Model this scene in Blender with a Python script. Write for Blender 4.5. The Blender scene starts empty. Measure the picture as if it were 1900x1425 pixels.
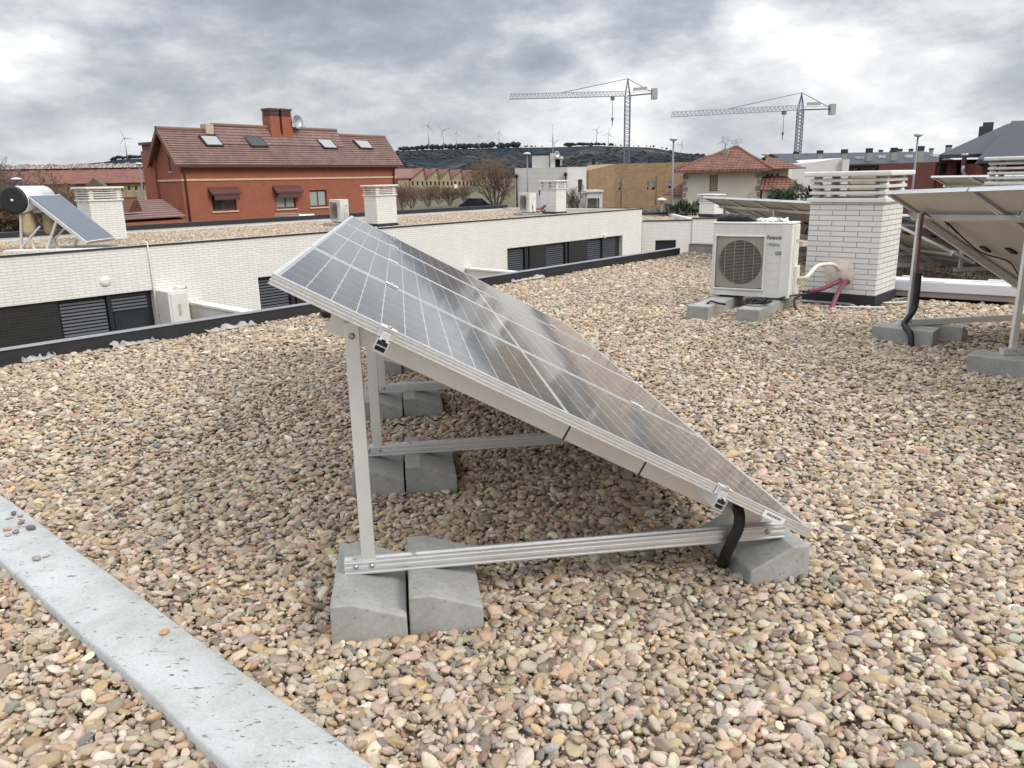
import bpy, bmesh, math, random
import numpy as np
from mathutils import Vector, Matrix, Euler
R_ = math.radians
sc = bpy.context.scene
COL = sc.collection
random.seed(7)
rng = np.random.default_rng(11)

# ---------------------------------------------------------------- camera model
F_PX, PITCH, ROLL, CAM_Z = 1432.2, R_(14.824), R_(-1.225), 1.46
_f = Vector((0, math.cos(PITCH), -math.sin(PITCH)))
_r0 = Vector((1, 0, 0)); _u0 = _r0.cross(_f)
_c, _s = math.cos(ROLL), math.sin(ROLL)
CR = _c * _r0 + _s * _u0
CU = -_s * _r0 + _c * _u0
CP = Vector((0, 0, CAM_Z))
def ray(u, v):
    return _f + CR * ((u - 950) / F_PX) - CU * ((v - 712.5) / F_PX)
def at(u, v, Y):                       # the point of that bearing Y metres ahead
    d = ray(u, v); return CP + d * (Y / d.y)
def atz(u, v, z):                      # the point of that bearing at height z
    d = ray(u, v); return CP + d * ((z - CAM_Z) / d.z)
class Pl:                              # a vertical wall plane: origin, azimuth; s along, o towards the viewer
    def __init__(s, p, az):
        s.p = Vector((p[0], p[1], 0)); s.az = az; a = R_(az)
        s.d = Vector((math.sin(a), math.cos(a), 0)); s.n = Vector((math.cos(a), -math.sin(a), 0))
    def hit(s, u, v):
        r = ray(u, v); t = (s.p - CP).dot(s.n) / r.dot(s.n); q = CP + r * t
        return (q - s.p).dot(s.d), q.z
    def pt(s, a, o, z): return s.p + s.d * a + s.n * o + Vector((0, 0, z))
    def rect(s, u0, v0, u1, v1):
        a = s.hit(u0, v0); b = s.hit(u1, v1)
        return min(a[0], b[0]), max(a[0], b[0]), min(a[1], b[1]), max(a[1], b[1])
    def off(s, o): return Pl(s.p + s.n * o, s.az)

# ---------------------------------------------------------------- objects
def tag(o, label=None, cat=None, group=None, kind=None):
    if label: o['label'] = label
    if cat: o['category'] = cat
    if group: o['group'] = group
    if kind: o['kind'] = kind
    return o
ROOTS = {}
def thing(name, loc, label, cat, group=None, rz=0.0):
    o = bpy.data.objects.new(name, None); COL.objects.link(o)
    o.empty_display_size = 0.1
    o.location = loc; o.rotation_euler = (0, 0, rz)
    ROOTS[o.name] = Matrix.Translation(Vector(loc)) @ Matrix.Rotation(rz, 4, 'Z')
    return tag(o, label, cat, group)
def wm(o):
    while o.parent: o = o.parent
    return ROOTS[o.name]
def copy_tree(o, parent=None):
    c = o.copy(); COL.objects.link(c)
    if parent: c.parent = parent
    for ch in o.children: copy_tree(ch, c)
    return c
def fit_uv(me, V):
    uv = me.uv_layers.new(name='UVMap')
    n = len(me.loops)
    lv = np.empty(n, np.int32); me.loops.foreach_get('vertex_index', lv)
    pn = np.empty(len(me.polygons) * 3); me.polygons.foreach_get('normal', pn); pn = pn.reshape(-1, 3)
    ls = np.empty(len(me.polygons), np.int32); me.polygons.foreach_get('loop_total', ls)
    N = np.repeat(pn, ls, 0)
    t = np.stack([-N[:, 1], N[:, 0], np.zeros(n)], 1)
    l = np.linalg.norm(t, axis=1); flat = l < .03
    t[flat] = (1, 0, 0); l[flat] = 1; t /= l[:, None]
    b = np.cross(N, t)
    P = V[lv]
    w = np.stack([(P * t).sum(1), (P * b).sum(1)], 1).astype(np.float32)
    uv.data.foreach_set('uv', w.ravel())
class MB:
    def __init__(s): s.v = []; s.f = []; s.sm = []
    def add(s, vs, fs, smooth=False):
        k = len(s.v); s.v += [tuple(p) for p in vs]
        s.f += [tuple(i + k for i in f) for f in fs]; s.sm += [smooth] * len(fs); return s
    def hexa(s, p, q):                 # two matching quads
        return s.add(list(p) + list(q), [(3, 2, 1, 0), (4, 5, 6, 7), (0, 1, 5, 4), (1, 2, 6, 5), (2, 3, 7, 6), (3, 0, 4, 7)])
    def obox(s, o, x, y, z, x0, x1, y0, y1, z0, z1):   # box in a frame o + x,y,z axes
        o, x, y, z = Vector(o), Vector(x), Vector(y), Vector(z)
        P = lambda a, b, c: o + x * a + y * b + z * c
        return s.hexa([P(x0, y0, z0), P(x1, y0, z0), P(x1, y1, z0), P(x0, y1, z0)], [P(x0, y0, z1), P(x1, y0, z1), P(x1, y1, z1), P(x0, y1, z1)])
    def box(s, c, sx, sy, sz, rz=0.0):  # c: centre of the base
        x = Vector((math.cos(rz), math.sin(rz), 0)); y = Vector((-x.y, x.x, 0))
        return s.obox(c, x, y, (0, 0, 1), -sx / 2, sx / 2, -sy / 2, sy / 2, 0, sz)
    def fbox(s, pl, s0, s1, o0, o1, z0, z1):
        return s.obox(pl.p, pl.d, -pl.n, (0, 0, 1), s0, s1, -o1, -o0, z0, z1)
    def quad(s, a, b, c, d): return s.add([a, b, c, d], [(0, 1, 2, 3)])
    def bar(s, a, b, w, h=None):       # rectangular bar between two points
        a, b = Vector(a), Vector(b); d = b - a; L = d.length; d.normalize(); h = h or w
        x = d.cross(Vector((0, 0, 1))); x = x.normalized() if x.length > 1e-4 else Vector((1, 0, 0)); z = x.cross(d)
        return s.obox(a, x, d, z, -w / 2, w / 2, 0, L, -h / 2, h / 2)
    def tube(s, pts, r, n=10, smooth=True):
        pts = [Vector(p) for p in pts]; m = len(pts)
        rr = r if isinstance(r, (list, tuple)) else [r] * m
        vs = []; px = None
        for i, p in enumerate(pts):
            d = (pts[min(i + 1, m - 1)] - pts[max(i - 1, 0)]).normalized()
            if px is None:
                px = d.cross(Vector((0, 0, 1))); px = px if px.length > 1e-3 else d.cross(Vector((0, 1, 0)))
            px = (px - d * px.dot(d)).normalized(); py = d.cross(px)
            vs += [p + (px * math.cos(2 * math.pi * k / n) + py * math.sin(2 * math.pi * k / n)) * rr[i] for k in range(n)]
        fs = [(i * n + k, i * n + (k + 1) % n, (i + 1) * n + (k + 1) % n, (i + 1) * n + k) for i in range(m - 1) for k in range(n)]
        k0 = len(s.v)
        s.add(vs, fs, smooth); s.f += [tuple(k0 + k for k in range(n - 1, -1, -1)), tuple(k0 + (m - 1) * n + k for k in range(n))]; s.sm += [False, False]
        return s
    def lathe(s, c, prof, n=24, ax=None, smooth=True):
        c = Vector(c); z = Vector(ax).normalized() if ax else Vector((0, 0, 1))
        x = z.cross(Vector((0, 1, 0))); x = x.normalized() if x.length > 1e-3 else Vector((1, 0, 0)); y = z.cross(x)
        vs = [c + z * h + (x * math.cos(2 * math.pi * k / n) + y * math.sin(2 * math.pi * k / n)) * r for r, h in prof for k in range(n)]
        m = len(prof)
        fs = [(i * n + k, i * n + (k + 1) % n, (i + 1) * n + (k + 1) % n, (i + 1) * n + k) for i in range(m - 1) for k in range(n)]
        k0 = len(s.v)
        s.add(vs, fs, smooth); s.f += [tuple(k0 + k for k in range(n - 1, -1, -1)), tuple(k0 + (m - 1) * n + k for k in range(n))]; s.sm += [False, False]
        return s
    def prism(s, poly, vec):
        poly = [Vector(p) for p in poly]; n = len(poly); vec = Vector(vec)
        return s.add(poly + [p + vec for p in poly], [tuple(range(n - 1, -1, -1)), tuple(range(n, 2 * n))] + [(i, (i + 1) % n, n + (i + 1) % n, n + i) for i in range(n)])
    def build(s, name, mat, parent=None, bevel=0, fix=True, loc=None, seg=2):
        me = bpy.data.meshes.new(name)
        V = np.array(s.v, float)
        if parent is not None:
            M = np.array(wm(parent).inverted()); L = V @ M[:3, :3].T + M[:3, 3]; base = None
        else:
            base = np.array(loc) if loc is not None else np.array([(V[:, 0].min() + V[:, 0].max()) / 2, (V[:, 1].min() + V[:, 1].max()) / 2, V[:, 2].min()])
            L = V - base
        me.from_pydata(L.tolist(), [], s.f)
        if fix:
            bm = bmesh.new(); bm.from_mesh(me); bmesh.ops.recalc_face_normals(bm, faces=bm.faces); bm.to_mesh(me); bm.free()
        me.polygons.foreach_set('use_smooth', s.sm)
        me.update(); fit_uv(me, V)
        me.materials.append(mat)
        o = bpy.data.objects.new(name, me); COL.objects.link(o)
        if parent is not None: o.parent = parent
        else:
            o.location = base; ROOTS[o.name] = Matrix.Translation(Vector(base))
        if bevel:
            b = o.modifiers.new('Bevel', 'BEVEL'); b.width = bevel; b.segments = seg; b.limit_method = 'ANGLE'; b.angle_limit = R_(40)
        return o
def wall_holes(mb, pl, s0, s1, z0, z1, holes, rec=0.12, o=0.0):
    S = sorted({s0, s1} | {min(max(h[i], s0), s1) for h in holes for i in (0, 1)})
    Z = sorted({z0, z1} | {min(max(h[i], z0), z1) for h in holes for i in (2, 3)})
    for a, b in zip(S, S[1:]):
        for c, d in zip(Z, Z[1:]):
            m, q = (a + b) / 2, (c + d) / 2
            if any(h[0] < m < h[1] and h[2] < q < h[3] for h in holes): continue
            mb.quad(pl.pt(a, o, c), pl.pt(b, o, c), pl.pt(b, o, d), pl.pt(a, o, d))
    for a, b, c, d in holes:
        i = o - rec
        mb.quad(pl.pt(a, o, c), pl.pt(a, o, d), pl.pt(a, i, d), pl.pt(a, i, c))
        mb.quad(pl.pt(b, o, d), pl.pt(b, o, c), pl.pt(b, i, c), pl.pt(b, i, d))
        mb.quad(pl.pt(a, o, d), pl.pt(b, o, d), pl.pt(b, i, d), pl.pt(a, i, d))
        mb.quad(pl.pt(b, o, c), pl.pt(a, o, c), pl.pt(a, i, c), pl.pt(b, i, c))

# ---------------------------------------------------------------- materials
class NT:
    def __init__(s, name):
        s.m = bpy.data.materials.new(name); s.m.use_nodes = True; s.t = s.m.node_tree; s.n = s.t.nodes
        s.b = s.n['Principled BSDF']
    def node(s, ty, **k):
        n = s.n.new(ty)
        for a, v in k.items():
            if a[0] == '_': n.inputs[a[1:].replace('_', ' ')].default_value = v
            else: setattr(n, a, v)
        return n
    def link(s, a, b): s.t.links.new(a, b)
    def math(s, op, a, b=0.0, c=None):
        n = s.n.new('ShaderNodeMath'); n.operation = op
        for i, x in enumerate((a, b, c)):
            if x is None: continue
            if isinstance(x, (int, float)): n.inputs[i].default_value = x
            else: s.link(x, n.inputs[i])
        return n.outputs[0]
    def mix(s, f, a, b, mode='MIX'):
        n = s.n.new('ShaderNodeMix'); n.data_type = 'RGBA'; n.blend_type = mode
        for i, x in ((0, f), (6, a), (7, b)):
            if isinstance(x, (int, float)): n.inputs[i].default_value = x
            elif isinstance(x, tuple): n.inputs[i].default_value = (*x, 1) if len(x) == 3 else x
            else: s.link(x, n.inputs[i])
        return n.outputs[2]
    def ramp(s, f, stops):
        n = s.n.new('ShaderNodeValToRGB'); e = n.color_ramp.elements
        while len(e) < len(stops): e.new(0.5)
        for k, (p, c) in zip(e, stops):
            k.position = p; k.color = (*c, 1) if isinstance(c, tuple) else (c, c, c, 1)
        s.link(f, n.inputs[0]); return n.outputs[0]
    def noise(s, vec, scale, detail=4, rough=.55, dist=0):
        n = s.n.new('ShaderNodeTexNoise'); n.inputs['Scale'].default_value = scale; n.inputs['Detail'].default_value = detail
        n.inputs['Roughness'].default_value = rough; n.inputs['Distortion'].default_value = dist
        s.link(vec, n.inputs['Vector']); return n.outputs['Fac']
    def coord(s, k='Object'): return s.n.new('ShaderNodeTexCoord').outputs[k]
    def bump(s, h, dist=.01, strength=1.0, normal=None):
        n = s.n.new('ShaderNodeBump'); n.inputs['Distance'].default_value = dist; n.inputs['Strength'].default_value = strength
        s.link(h, n.inputs['Height'])
        if normal is not None: s.link(normal, n.inputs['Normal'])
        s.link(n.outputs[0], s.b.inputs['Normal']); return n.outputs[0]
    def base(s, c):
        if isinstance(c, tuple): s.b.inputs['Base Color'].default_value = (*c, 1)
        else: s.link(c, s.b.inputs['Base Color'])
    def set(s, rough=.6, metal=0, spec=.5):
        s.b.inputs['Roughness'].default_value = rough; s.b.inputs['Metallic'].default_value = metal
        s.b.inputs['Specular IOR Level'].default_value = spec
def M_plain(name, c, rough=.6, metal=0, spec=.5, var=.12, scale=3.0, bump=0.0, bscale=40.0):
    t = NT(name); t.set(rough, metal, spec)
    co = t.coord(); f = t.noise(co, scale, 7, .68)
    lo = tuple(x * (1 - var) for x in c); hi = tuple(min(1, x * (1 + var)) for x in c)
    t.base(t.ramp(f, [(.3, lo), (.7, hi)]))
    if bump: t.bump(t.noise(co, bscale, 4), .004, bump)
    return t.m
def M_brick(name, c1, c2, mortar, bw=.25, bh=.06, ms=.004, rough=.5, var=.08, bump=.4, streak=0.0):
    t = NT(name); t.set(rough)
    uv = t.coord('UV')
    b = t.node('ShaderNodeTexBrick', _Scale=1.0, _Brick_Width=bw, _Row_Height=bh, _Mortar_Size=ms, _Mortar_Smooth=.1, _Bias=0.0)
    b.offset = .5
    b.inputs['Color1'].default_value = (*c1, 1); b.inputs['Color2'].default_value = (*c2, 1); b.inputs['Mortar'].default_value = (*mortar, 1)
    t.link(uv, b.inputs['Vector'])
    n = t.noise(t.coord(), 1.3, 5, .6)
    col = t.mix(1.0, b.outputs['Color'], t.ramp(n, [(.25, 1 - var), (.75, 1.0)]), 'MULTIPLY')
    if streak:                          # rain streaks
        mp = t.node('ShaderNodeMapping'); mp.inputs['Scale'].default_value = (3.2, .22, 1); t.link(uv, mp.inputs[0])
        col = t.mix(1.0, col, t.ramp(t.noise(mp.outputs[0], 1.0, 5, .65), [(.35, tuple(1 - streak * k for k in (1.0, 1.15, 1.4))), (.62, 1.0)]), 'MULTIPLY')
    t.base(col)
    t.bump(t.math('SUBTRACT', 1.0, b.outputs['Fac']), .004, bump)
    return t.m
def M_rows(name, c, c2, rough=.75, pitch=.3, tile=.22, bump=.6):   # curved roof tiles: rows down the slope
    t = NT(name); t.set(rough)
    uv = t.coord('UV'); sp = t.node('ShaderNodeSeparateXYZ'); t.link(uv, sp.inputs[0])
    wx = t.math('SINE', t.math('MULTIPLY', sp.outputs[0], 2 * math.pi / tile))
    wy = t.math('FRACT', t.math('MULTIPLY', sp.outputs[1], 1 / pitch))
    b = t.node('ShaderNodeTexBrick', _Scale=1.0, _Brick_Width=tile, _Row_Height=pitch, _Mortar_Size=0.0)
    b.inputs['Color1'].default_value = (*c, 1); b.inputs['Color2'].default_value = (*c2, 1); t.link(uv, b.inputs['Vector'])
    n = t.noise(t.coord(), .8, 6, .65)
    t.base(t.mix(1.0, b.outputs['Color'], t.ramp(n, [(.3, .72), (.7, 1.08)]), 'MULTIPLY'))
    t.bump(t.math('SUBTRACT', t.math('MULTIPLY', wx, .5), t.math('MULTIPLY', wy, 1.0)), .05, bump)
    return t.m
def M_conc(name, c=(.345, .342, .318), smooth=True):
    t = NT(name); t.set(.82)
    co = t.coord(); n1 = t.noise(co, 5, 6, .62); n2 = t.noise(co, 60, 4, .6); n3 = t.noise(co, 2.0, 2)
    col = t.ramp(n1, [(.25, tuple(x * .72 for x in c)), (.5, c), (.75, tuple(x * 1.28 for x in c))])
    n4 = t.noise(co, 3.3, 6, .7, 1.2); col = t.mix(t.ramp(n4, [(.55, 0.0), (.68, .55)]), col, tuple(x * f for x, f in zip(c, (.62, .58, .5))))
    v = t.node('ShaderNodeTexVoronoi', _Scale=38.0); t.link(co, v.inputs['Vector'])
    pit = t.ramp(v.outputs['Distance'], [(.0, 0.0), (.22, 1.0)])
    sel = t.ramp(t.noise(co, 9, 2), [(.50, 1.0), (.54, 0.0)])
    pm = t.math('MAXIMUM', pit, sel)
    col = t.mix(1.0, col, t.ramp(n2, [(.2, .82), (.8, 1.1)]), 'MULTIPLY')
    col = t.mix(pm, tuple(x * .45 for x in c), col)
    t.base(col)
    h = t.math('ADD', t.math('MULTIPLY', n2, .35), t.math('MULTIPLY', pm, .5))
    t.bump(h, .004, .5)
    return t.m
def M_metal(name, c=(.72, .73, .73), rough=.38, brushed=True):
    t = NT(name); t.set(rough, .85)
    co = t.coord(); n = t.noise(co, 3, 5, .6); n2 = t.noise(co, 90, 2)
    t.base(t.ramp(n, [(.3, tuple(x * .88 for x in c)), (.7, c)]))
    t.link(t.ramp(n2, [(.2, rough - .08), (.8, rough + .1)]), t.b.inputs['Roughness'])
    return t.m
M = {}
M['alu'] = M_metal('anodised aluminium', (.84, .84, .83), .40)
M['alu_mat'] = M_metal('matt aluminium', (.86, .85, .835), .5)
M['steel'] = M_metal('bolt steel', (.5, .5, .5), .35)
M['black'] = M_plain('black plastic', (.012, .012, .014), .45, bump=.2)
M['rubber'] = M_plain('black corrugated rubber', (.01, .01, .011), .55)
M['white_brick'] = M_brick('white glazed brick', (.80, .785, .74), (.765, .75, .705), (.24, .225, .205), .295, .0585, .0040, .4, .06, streak=.05)
M['white_brick_far'] = M_brick('white facing brick', (.84, .82, .775), (.795, .775, .73), (.56, .535, .49), .25, .060, .0060, .55, .05, streak=.04)
M['white_conc'] = M_plain('white painted precast concrete', (.74, .715, .665), .6, var=.1, scale=6, bump=.15)
M['membrane'] = M_plain('black roofing membrane', (.022, .022, .026), .62, var=.3, scale=4, bump=.3, bscale=25)
M['coping'] = M_metal('grey metal coping', (.36, .37, .39), .5)
M['conc'] = M_conc('grey cast concrete')
M['conc_warm'] = M_conc('brownish cast concrete', (.30, .275, .25))
M['ac_white'] = M_plain('cream white painted sheet steel', (.74, .725, .665), .4, var=.09, scale=3.5)
M['ac_panel'] = M_plain('grey white painted front panel', (.68, .67, .635), .42, var=.09, scale=3.5)
M['ac_dark'] = M_plain('dark fan cavity', (.02, .02, .022), .7)
M['ac_wire'] = M_plain('coated guard wire', (.48, .45, .38), .5)
M['text_dark'] = M_plain('dark printed ink', (.03, .035, .045), .5)
M['badge'] = M_plain('green printed badge', (.02, .10, .075), .5)
M['white'] = M_plain('white plastic', (.75, .75, .74), .5, var=.04)
M['paper'] = M_plain('crumpled white paper', (.8, .8, .8), .8, var=.05)
M['red_pipe'] = M_plain('magenta corrugated conduit', (.19, .035, .07), .45)
M['cream_pipe'] = M_plain('cream pipe lagging', (.70, .66, .56), .6)
M['foam'] = M_plain('yellowed sealing foam', (.68, .60, .51), .9, var=.15, scale=12, bump=.6, bscale=30)
M['red_cable'] = M_plain('red cable', (.22, .035, .035), .5)
M['backsheet'] = M_plain('white panel backsheet', (.80, .76, .69), .55, var=.04)
M['shutter'] = M_plain('anthracite aluminium shutter', (.045, .05, .062), .5, var=.1)
M['dark_frame'] = M_plain('anthracite window frame', (.018, .02, .026), .45)
M['black_brick'] = M_brick('black facing brick', (.018, .018, .018), (.012, .012, .012), (.035, .034, .032), .25, .06, .004, .5)
def M_glass(name, c=(.02, .024, .028), rough=.06):
    t = NT(name); t.set(rough, 0, .8)
    t.base(c); return t.m
M['glass'] = M_glass('dark window glass')
M['curtain'] = M_glass('window glass over pale curtain', (.33, .36, .34), .1)
M['red_render'] = M_brick('red facing brick', (.36, .115, .060), (.305, .094, .05), (.36, .14, .09), .25, .065, .006, .85, .2, .3)
M['maroon'] = M_plain('maroon painted metal', (.11, .045, .04), .5)
M['cream_band'] = M_plain('cream stone band', (.62, .42, .30), .7)
M['brown_tile'] = M_rows('brown concrete roof tile', (.255, .155, .13), (.21, .125, .108), .7, .36, .30, .25)
M['red_tile'] = M_rows('terracotta roof tile', (.27, .118, .08), (.17, .076, .056), .8, .40, .28, .9)
M['barrack_tile'] = M_rows('old red roof tile', (.25, .10, .075), (.19, .082, .065), .85, .42, .3, .5)
M['factory_tile'] = M_rows('faded red factory roof', (.25, .11, .09), (.22, .10, .085), .85, .6, .5, .5)
M['slate'] = M_brick('grey slate', (.036, .042, .054), (.030, .036, .047), (.02, .024, .03), .3, .2, .006, .55, .12, .5)
M['stone'] = M_brick('yellow rubble stone', (.48, .38, .22), (.36, .28, .17), (.42, .36, .26), .55, .3, .03, .9, .3, .6)
M['tan_brick'] = M_brick('tan facing brick', (.40, .265, .145), (.31, .195, .105), (.36, .27, .18), .45, .11, .010, .85, .28, .4)
M['white_panel'] = M_brick('white cladding', (.56, .55, .52), (.53, .52, .50), (.42, .41, .40), 2.4, .5, .012, .6, .08, .2)
M['cream_render'] = M_plain('cream render', (.66, .60, .49), .9, var=.06, scale=.8)
M['white_render'] = M_plain('white render', (.60, .585, .56), .9, var=.05, scale=.8)
M['grey_stone'] = M_brick('grey brick stack', (.36, .345, .31), (.30, .285, .255), (.14, .13, .12), .3, .1, .01, .9)
M['black_cap'] = M_plain('black metal cowl', (.015, .015, .017), .5)
M['bark'] = M_plain('brown bark', (.085, .065, .05), .9, var=.3)
M['twig'] = M_plain('reddish bare twigs', (.20, .125, .075), .9, var=.3)
M['twig_grey'] = M_plain('grey bare twigs', (.15, .115, .09), .9, var=.3)
M['leaf'] = M_plain('evergreen foliage', (.06, .085, .045), .8, var=.4, scale=2)
M['pine'] = M_plain('dark pine foliage', (.019, .028, .029), .85, var=.4, scale=.1)
M['galv'] = M_metal('galvanised steel', (.46, .48, .50), .5)
M['lamp_head'] = M_plain('pale lamp head', (.62, .63, .64), .4)
M['crane'] = M_plain('grey blue crane steel', (.16, .17, .21), .6)
M['turbine'] = M_plain('white turbine paint', (.42, .43, .45), .5)
M['car_paint'] = M_plain('dark blue car paint', (.015, .02, .05), .25)
M['tank_black'] = M_plain('black tank end cap', (.016, .017, .02), .5)
M['collector'] = M_plain('blue grey collector glass', (.13, .145, .175), .38, spec=.4)
M['tile_brown_ridge'] = M_plain('brown ridge tile', (.22, .12, .09), .8)
M['card'] = M_plain('white cardboard', (.68, .69, .72), .7, var=.05)
M['card_brown'] = M_plain('pale brown cardboard', (.36, .31, .28), .8)
M['yellow_plastic'] = M_plain('yellowed insulation', (.48, .38, .22), .7, var=.2, scale=8)
M['tool_red'] = M_plain('red plastic', (.35, .015, .03), .4)
M['stain_cream'] = M_plain('cream stone', (.5, .42, .3), .9)
M['weight'] = M_plain('pale grey ballast concrete', (.42, .40, .37), .9)
M['dark_red_brick'] = M_brick('dark red facing brick', (.19, .055, .038), (.15, .045, .032), (.17, .06, .045), .25, .065, .006, .85, .2, .3)
M['old_stone'] = M_brick('weathered rubble stone', (.17, .14, .10), (.12, .10, .075), (.15, .125, .09), .5, .28, .03, .9, .3, .6)
def M_ragged():
    t = NT('ragged ridge of broken pale and dark tiles'); t.set(.9); uv = t.coord('UV'); mp = t.node('ShaderNodeMapping'); mp.inputs['Scale'].default_value = (1, .5, 1); t.link(uv, mp.inputs[0])
    n = t.noise(mp.outputs[0], 1.1, 6, .75); t.base(t.ramp(n, [(.36, (.035, .025, .022)), (.46, (.20, .11, .09)), (.54, (.30, .28, .26)), (.64, (.55, .54, .53))])); return t.m
M['ragged'] = M_ragged()
M['lamp_pole'] = M_plain('grey painted lamp pole', (.20, .21, .22), .5)
# ================================================================ solar arrays
def M_cells():
    t = NT('solar cells under glass')
    uv = t.coord('UV'); sp = t.node('ShaderNodeSeparateXYZ'); t.link(uv, sp.inputs[0])
    u, v = sp.outputs[0], sp.outputs[1]
    cu = t.math('DIVIDE', t.math('SUBTRACT', u, .016), .1613)
    fu = t.math('FRACT', cu); du = t.math('MULTIPLY', t.math('MINIMUM', fu, t.math('SUBTRACT', 1.0, fu)), .1613)
    half = t.math('GREATER_THAN', v, 1.0)
    v2 = t.math('SUBTRACT', t.math('SUBTRACT', v, .018), t.math('MULTIPLY', half, .016))
    cv = t.math('DIVIDE', v2, .0813); fv = t.math('FRACT', cv)
    dv = t.math('MULTIPLY', t.math('MINIMUM', fv, t.math('SUBTRACT', 1.0, fv)), .0813)
    m = t.math('LESS_THAN', du, .0011)
    m = t.math('MAXIMUM', m, t.math('LESS_THAN', dv, .0016))
    m = t.math('MAXIMUM', m, t.math('LESS_THAN', t.math('ADD', du, dv), .0085))
    m = t.math('MAXIMUM', m, t.math('LESS_THAN', t.math('ABSOLUTE', t.math('SUBTRACT', v, 1.001)), .009))
    for e in (t.math('LESS_THAN', u, .016), t.math('GREATER_THAN', u, .984), t.math('LESS_THAN', v, .018), t.math('GREATER_THAN', v, 1.984)):
        m = t.math('MAXIMUM', m, e)
    fb = t.math('FRACT', t.math('ADD', t.math('MULTIPLY', fu, 5.0), .5))
    bb = t.math('LESS_THAN', t.math('ABSOLUTE', t.math('SUBTRACT', fb, .5)), .014)
    n = t.noise(t.coord(), 2.0, 3)
    cell = t.ramp(n, [(.3, (.014, .014, .017)), (.7, (.022, .021, .023))])
    c = t.mix(t.math('MULTIPLY', bb, .30), cell, (.26, .26, .26))
    c = t.mix(m, c, (.52, .515, .50))
    dn_ = t.noise(t.coord(), 3.5, 8, .72); c = t.mix(t.ramp(dn_, [(.5, .0), (.8, .05)]), c, (.34, .31, .27)); t.base(c)
    t.set(.40, 0, .15)
    t.b.inputs['Coat Weight'].default_value = 1.0; t.b.inputs['Coat Roughness'].default_value = .075; t.b.inputs['Coat IOR'].default_value = 1.50
    t.b.inputs['Sheen Weight'].default_value = .13; t.b.inputs['Sheen Roughness'].default_value = .35   # sheen added to brighten the glass reflection at grazing angles
    nb = t.node('ShaderNodeBump', _Distance=.0010, _Strength=.10); t.link(t.noise(t.coord(), 7.0, 2), nb.inputs['Height'])
    t.link(nb.outputs[0], t.b.inputs['Coat Normal'])
    return t.m
M['cells'] = M_cells()

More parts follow.
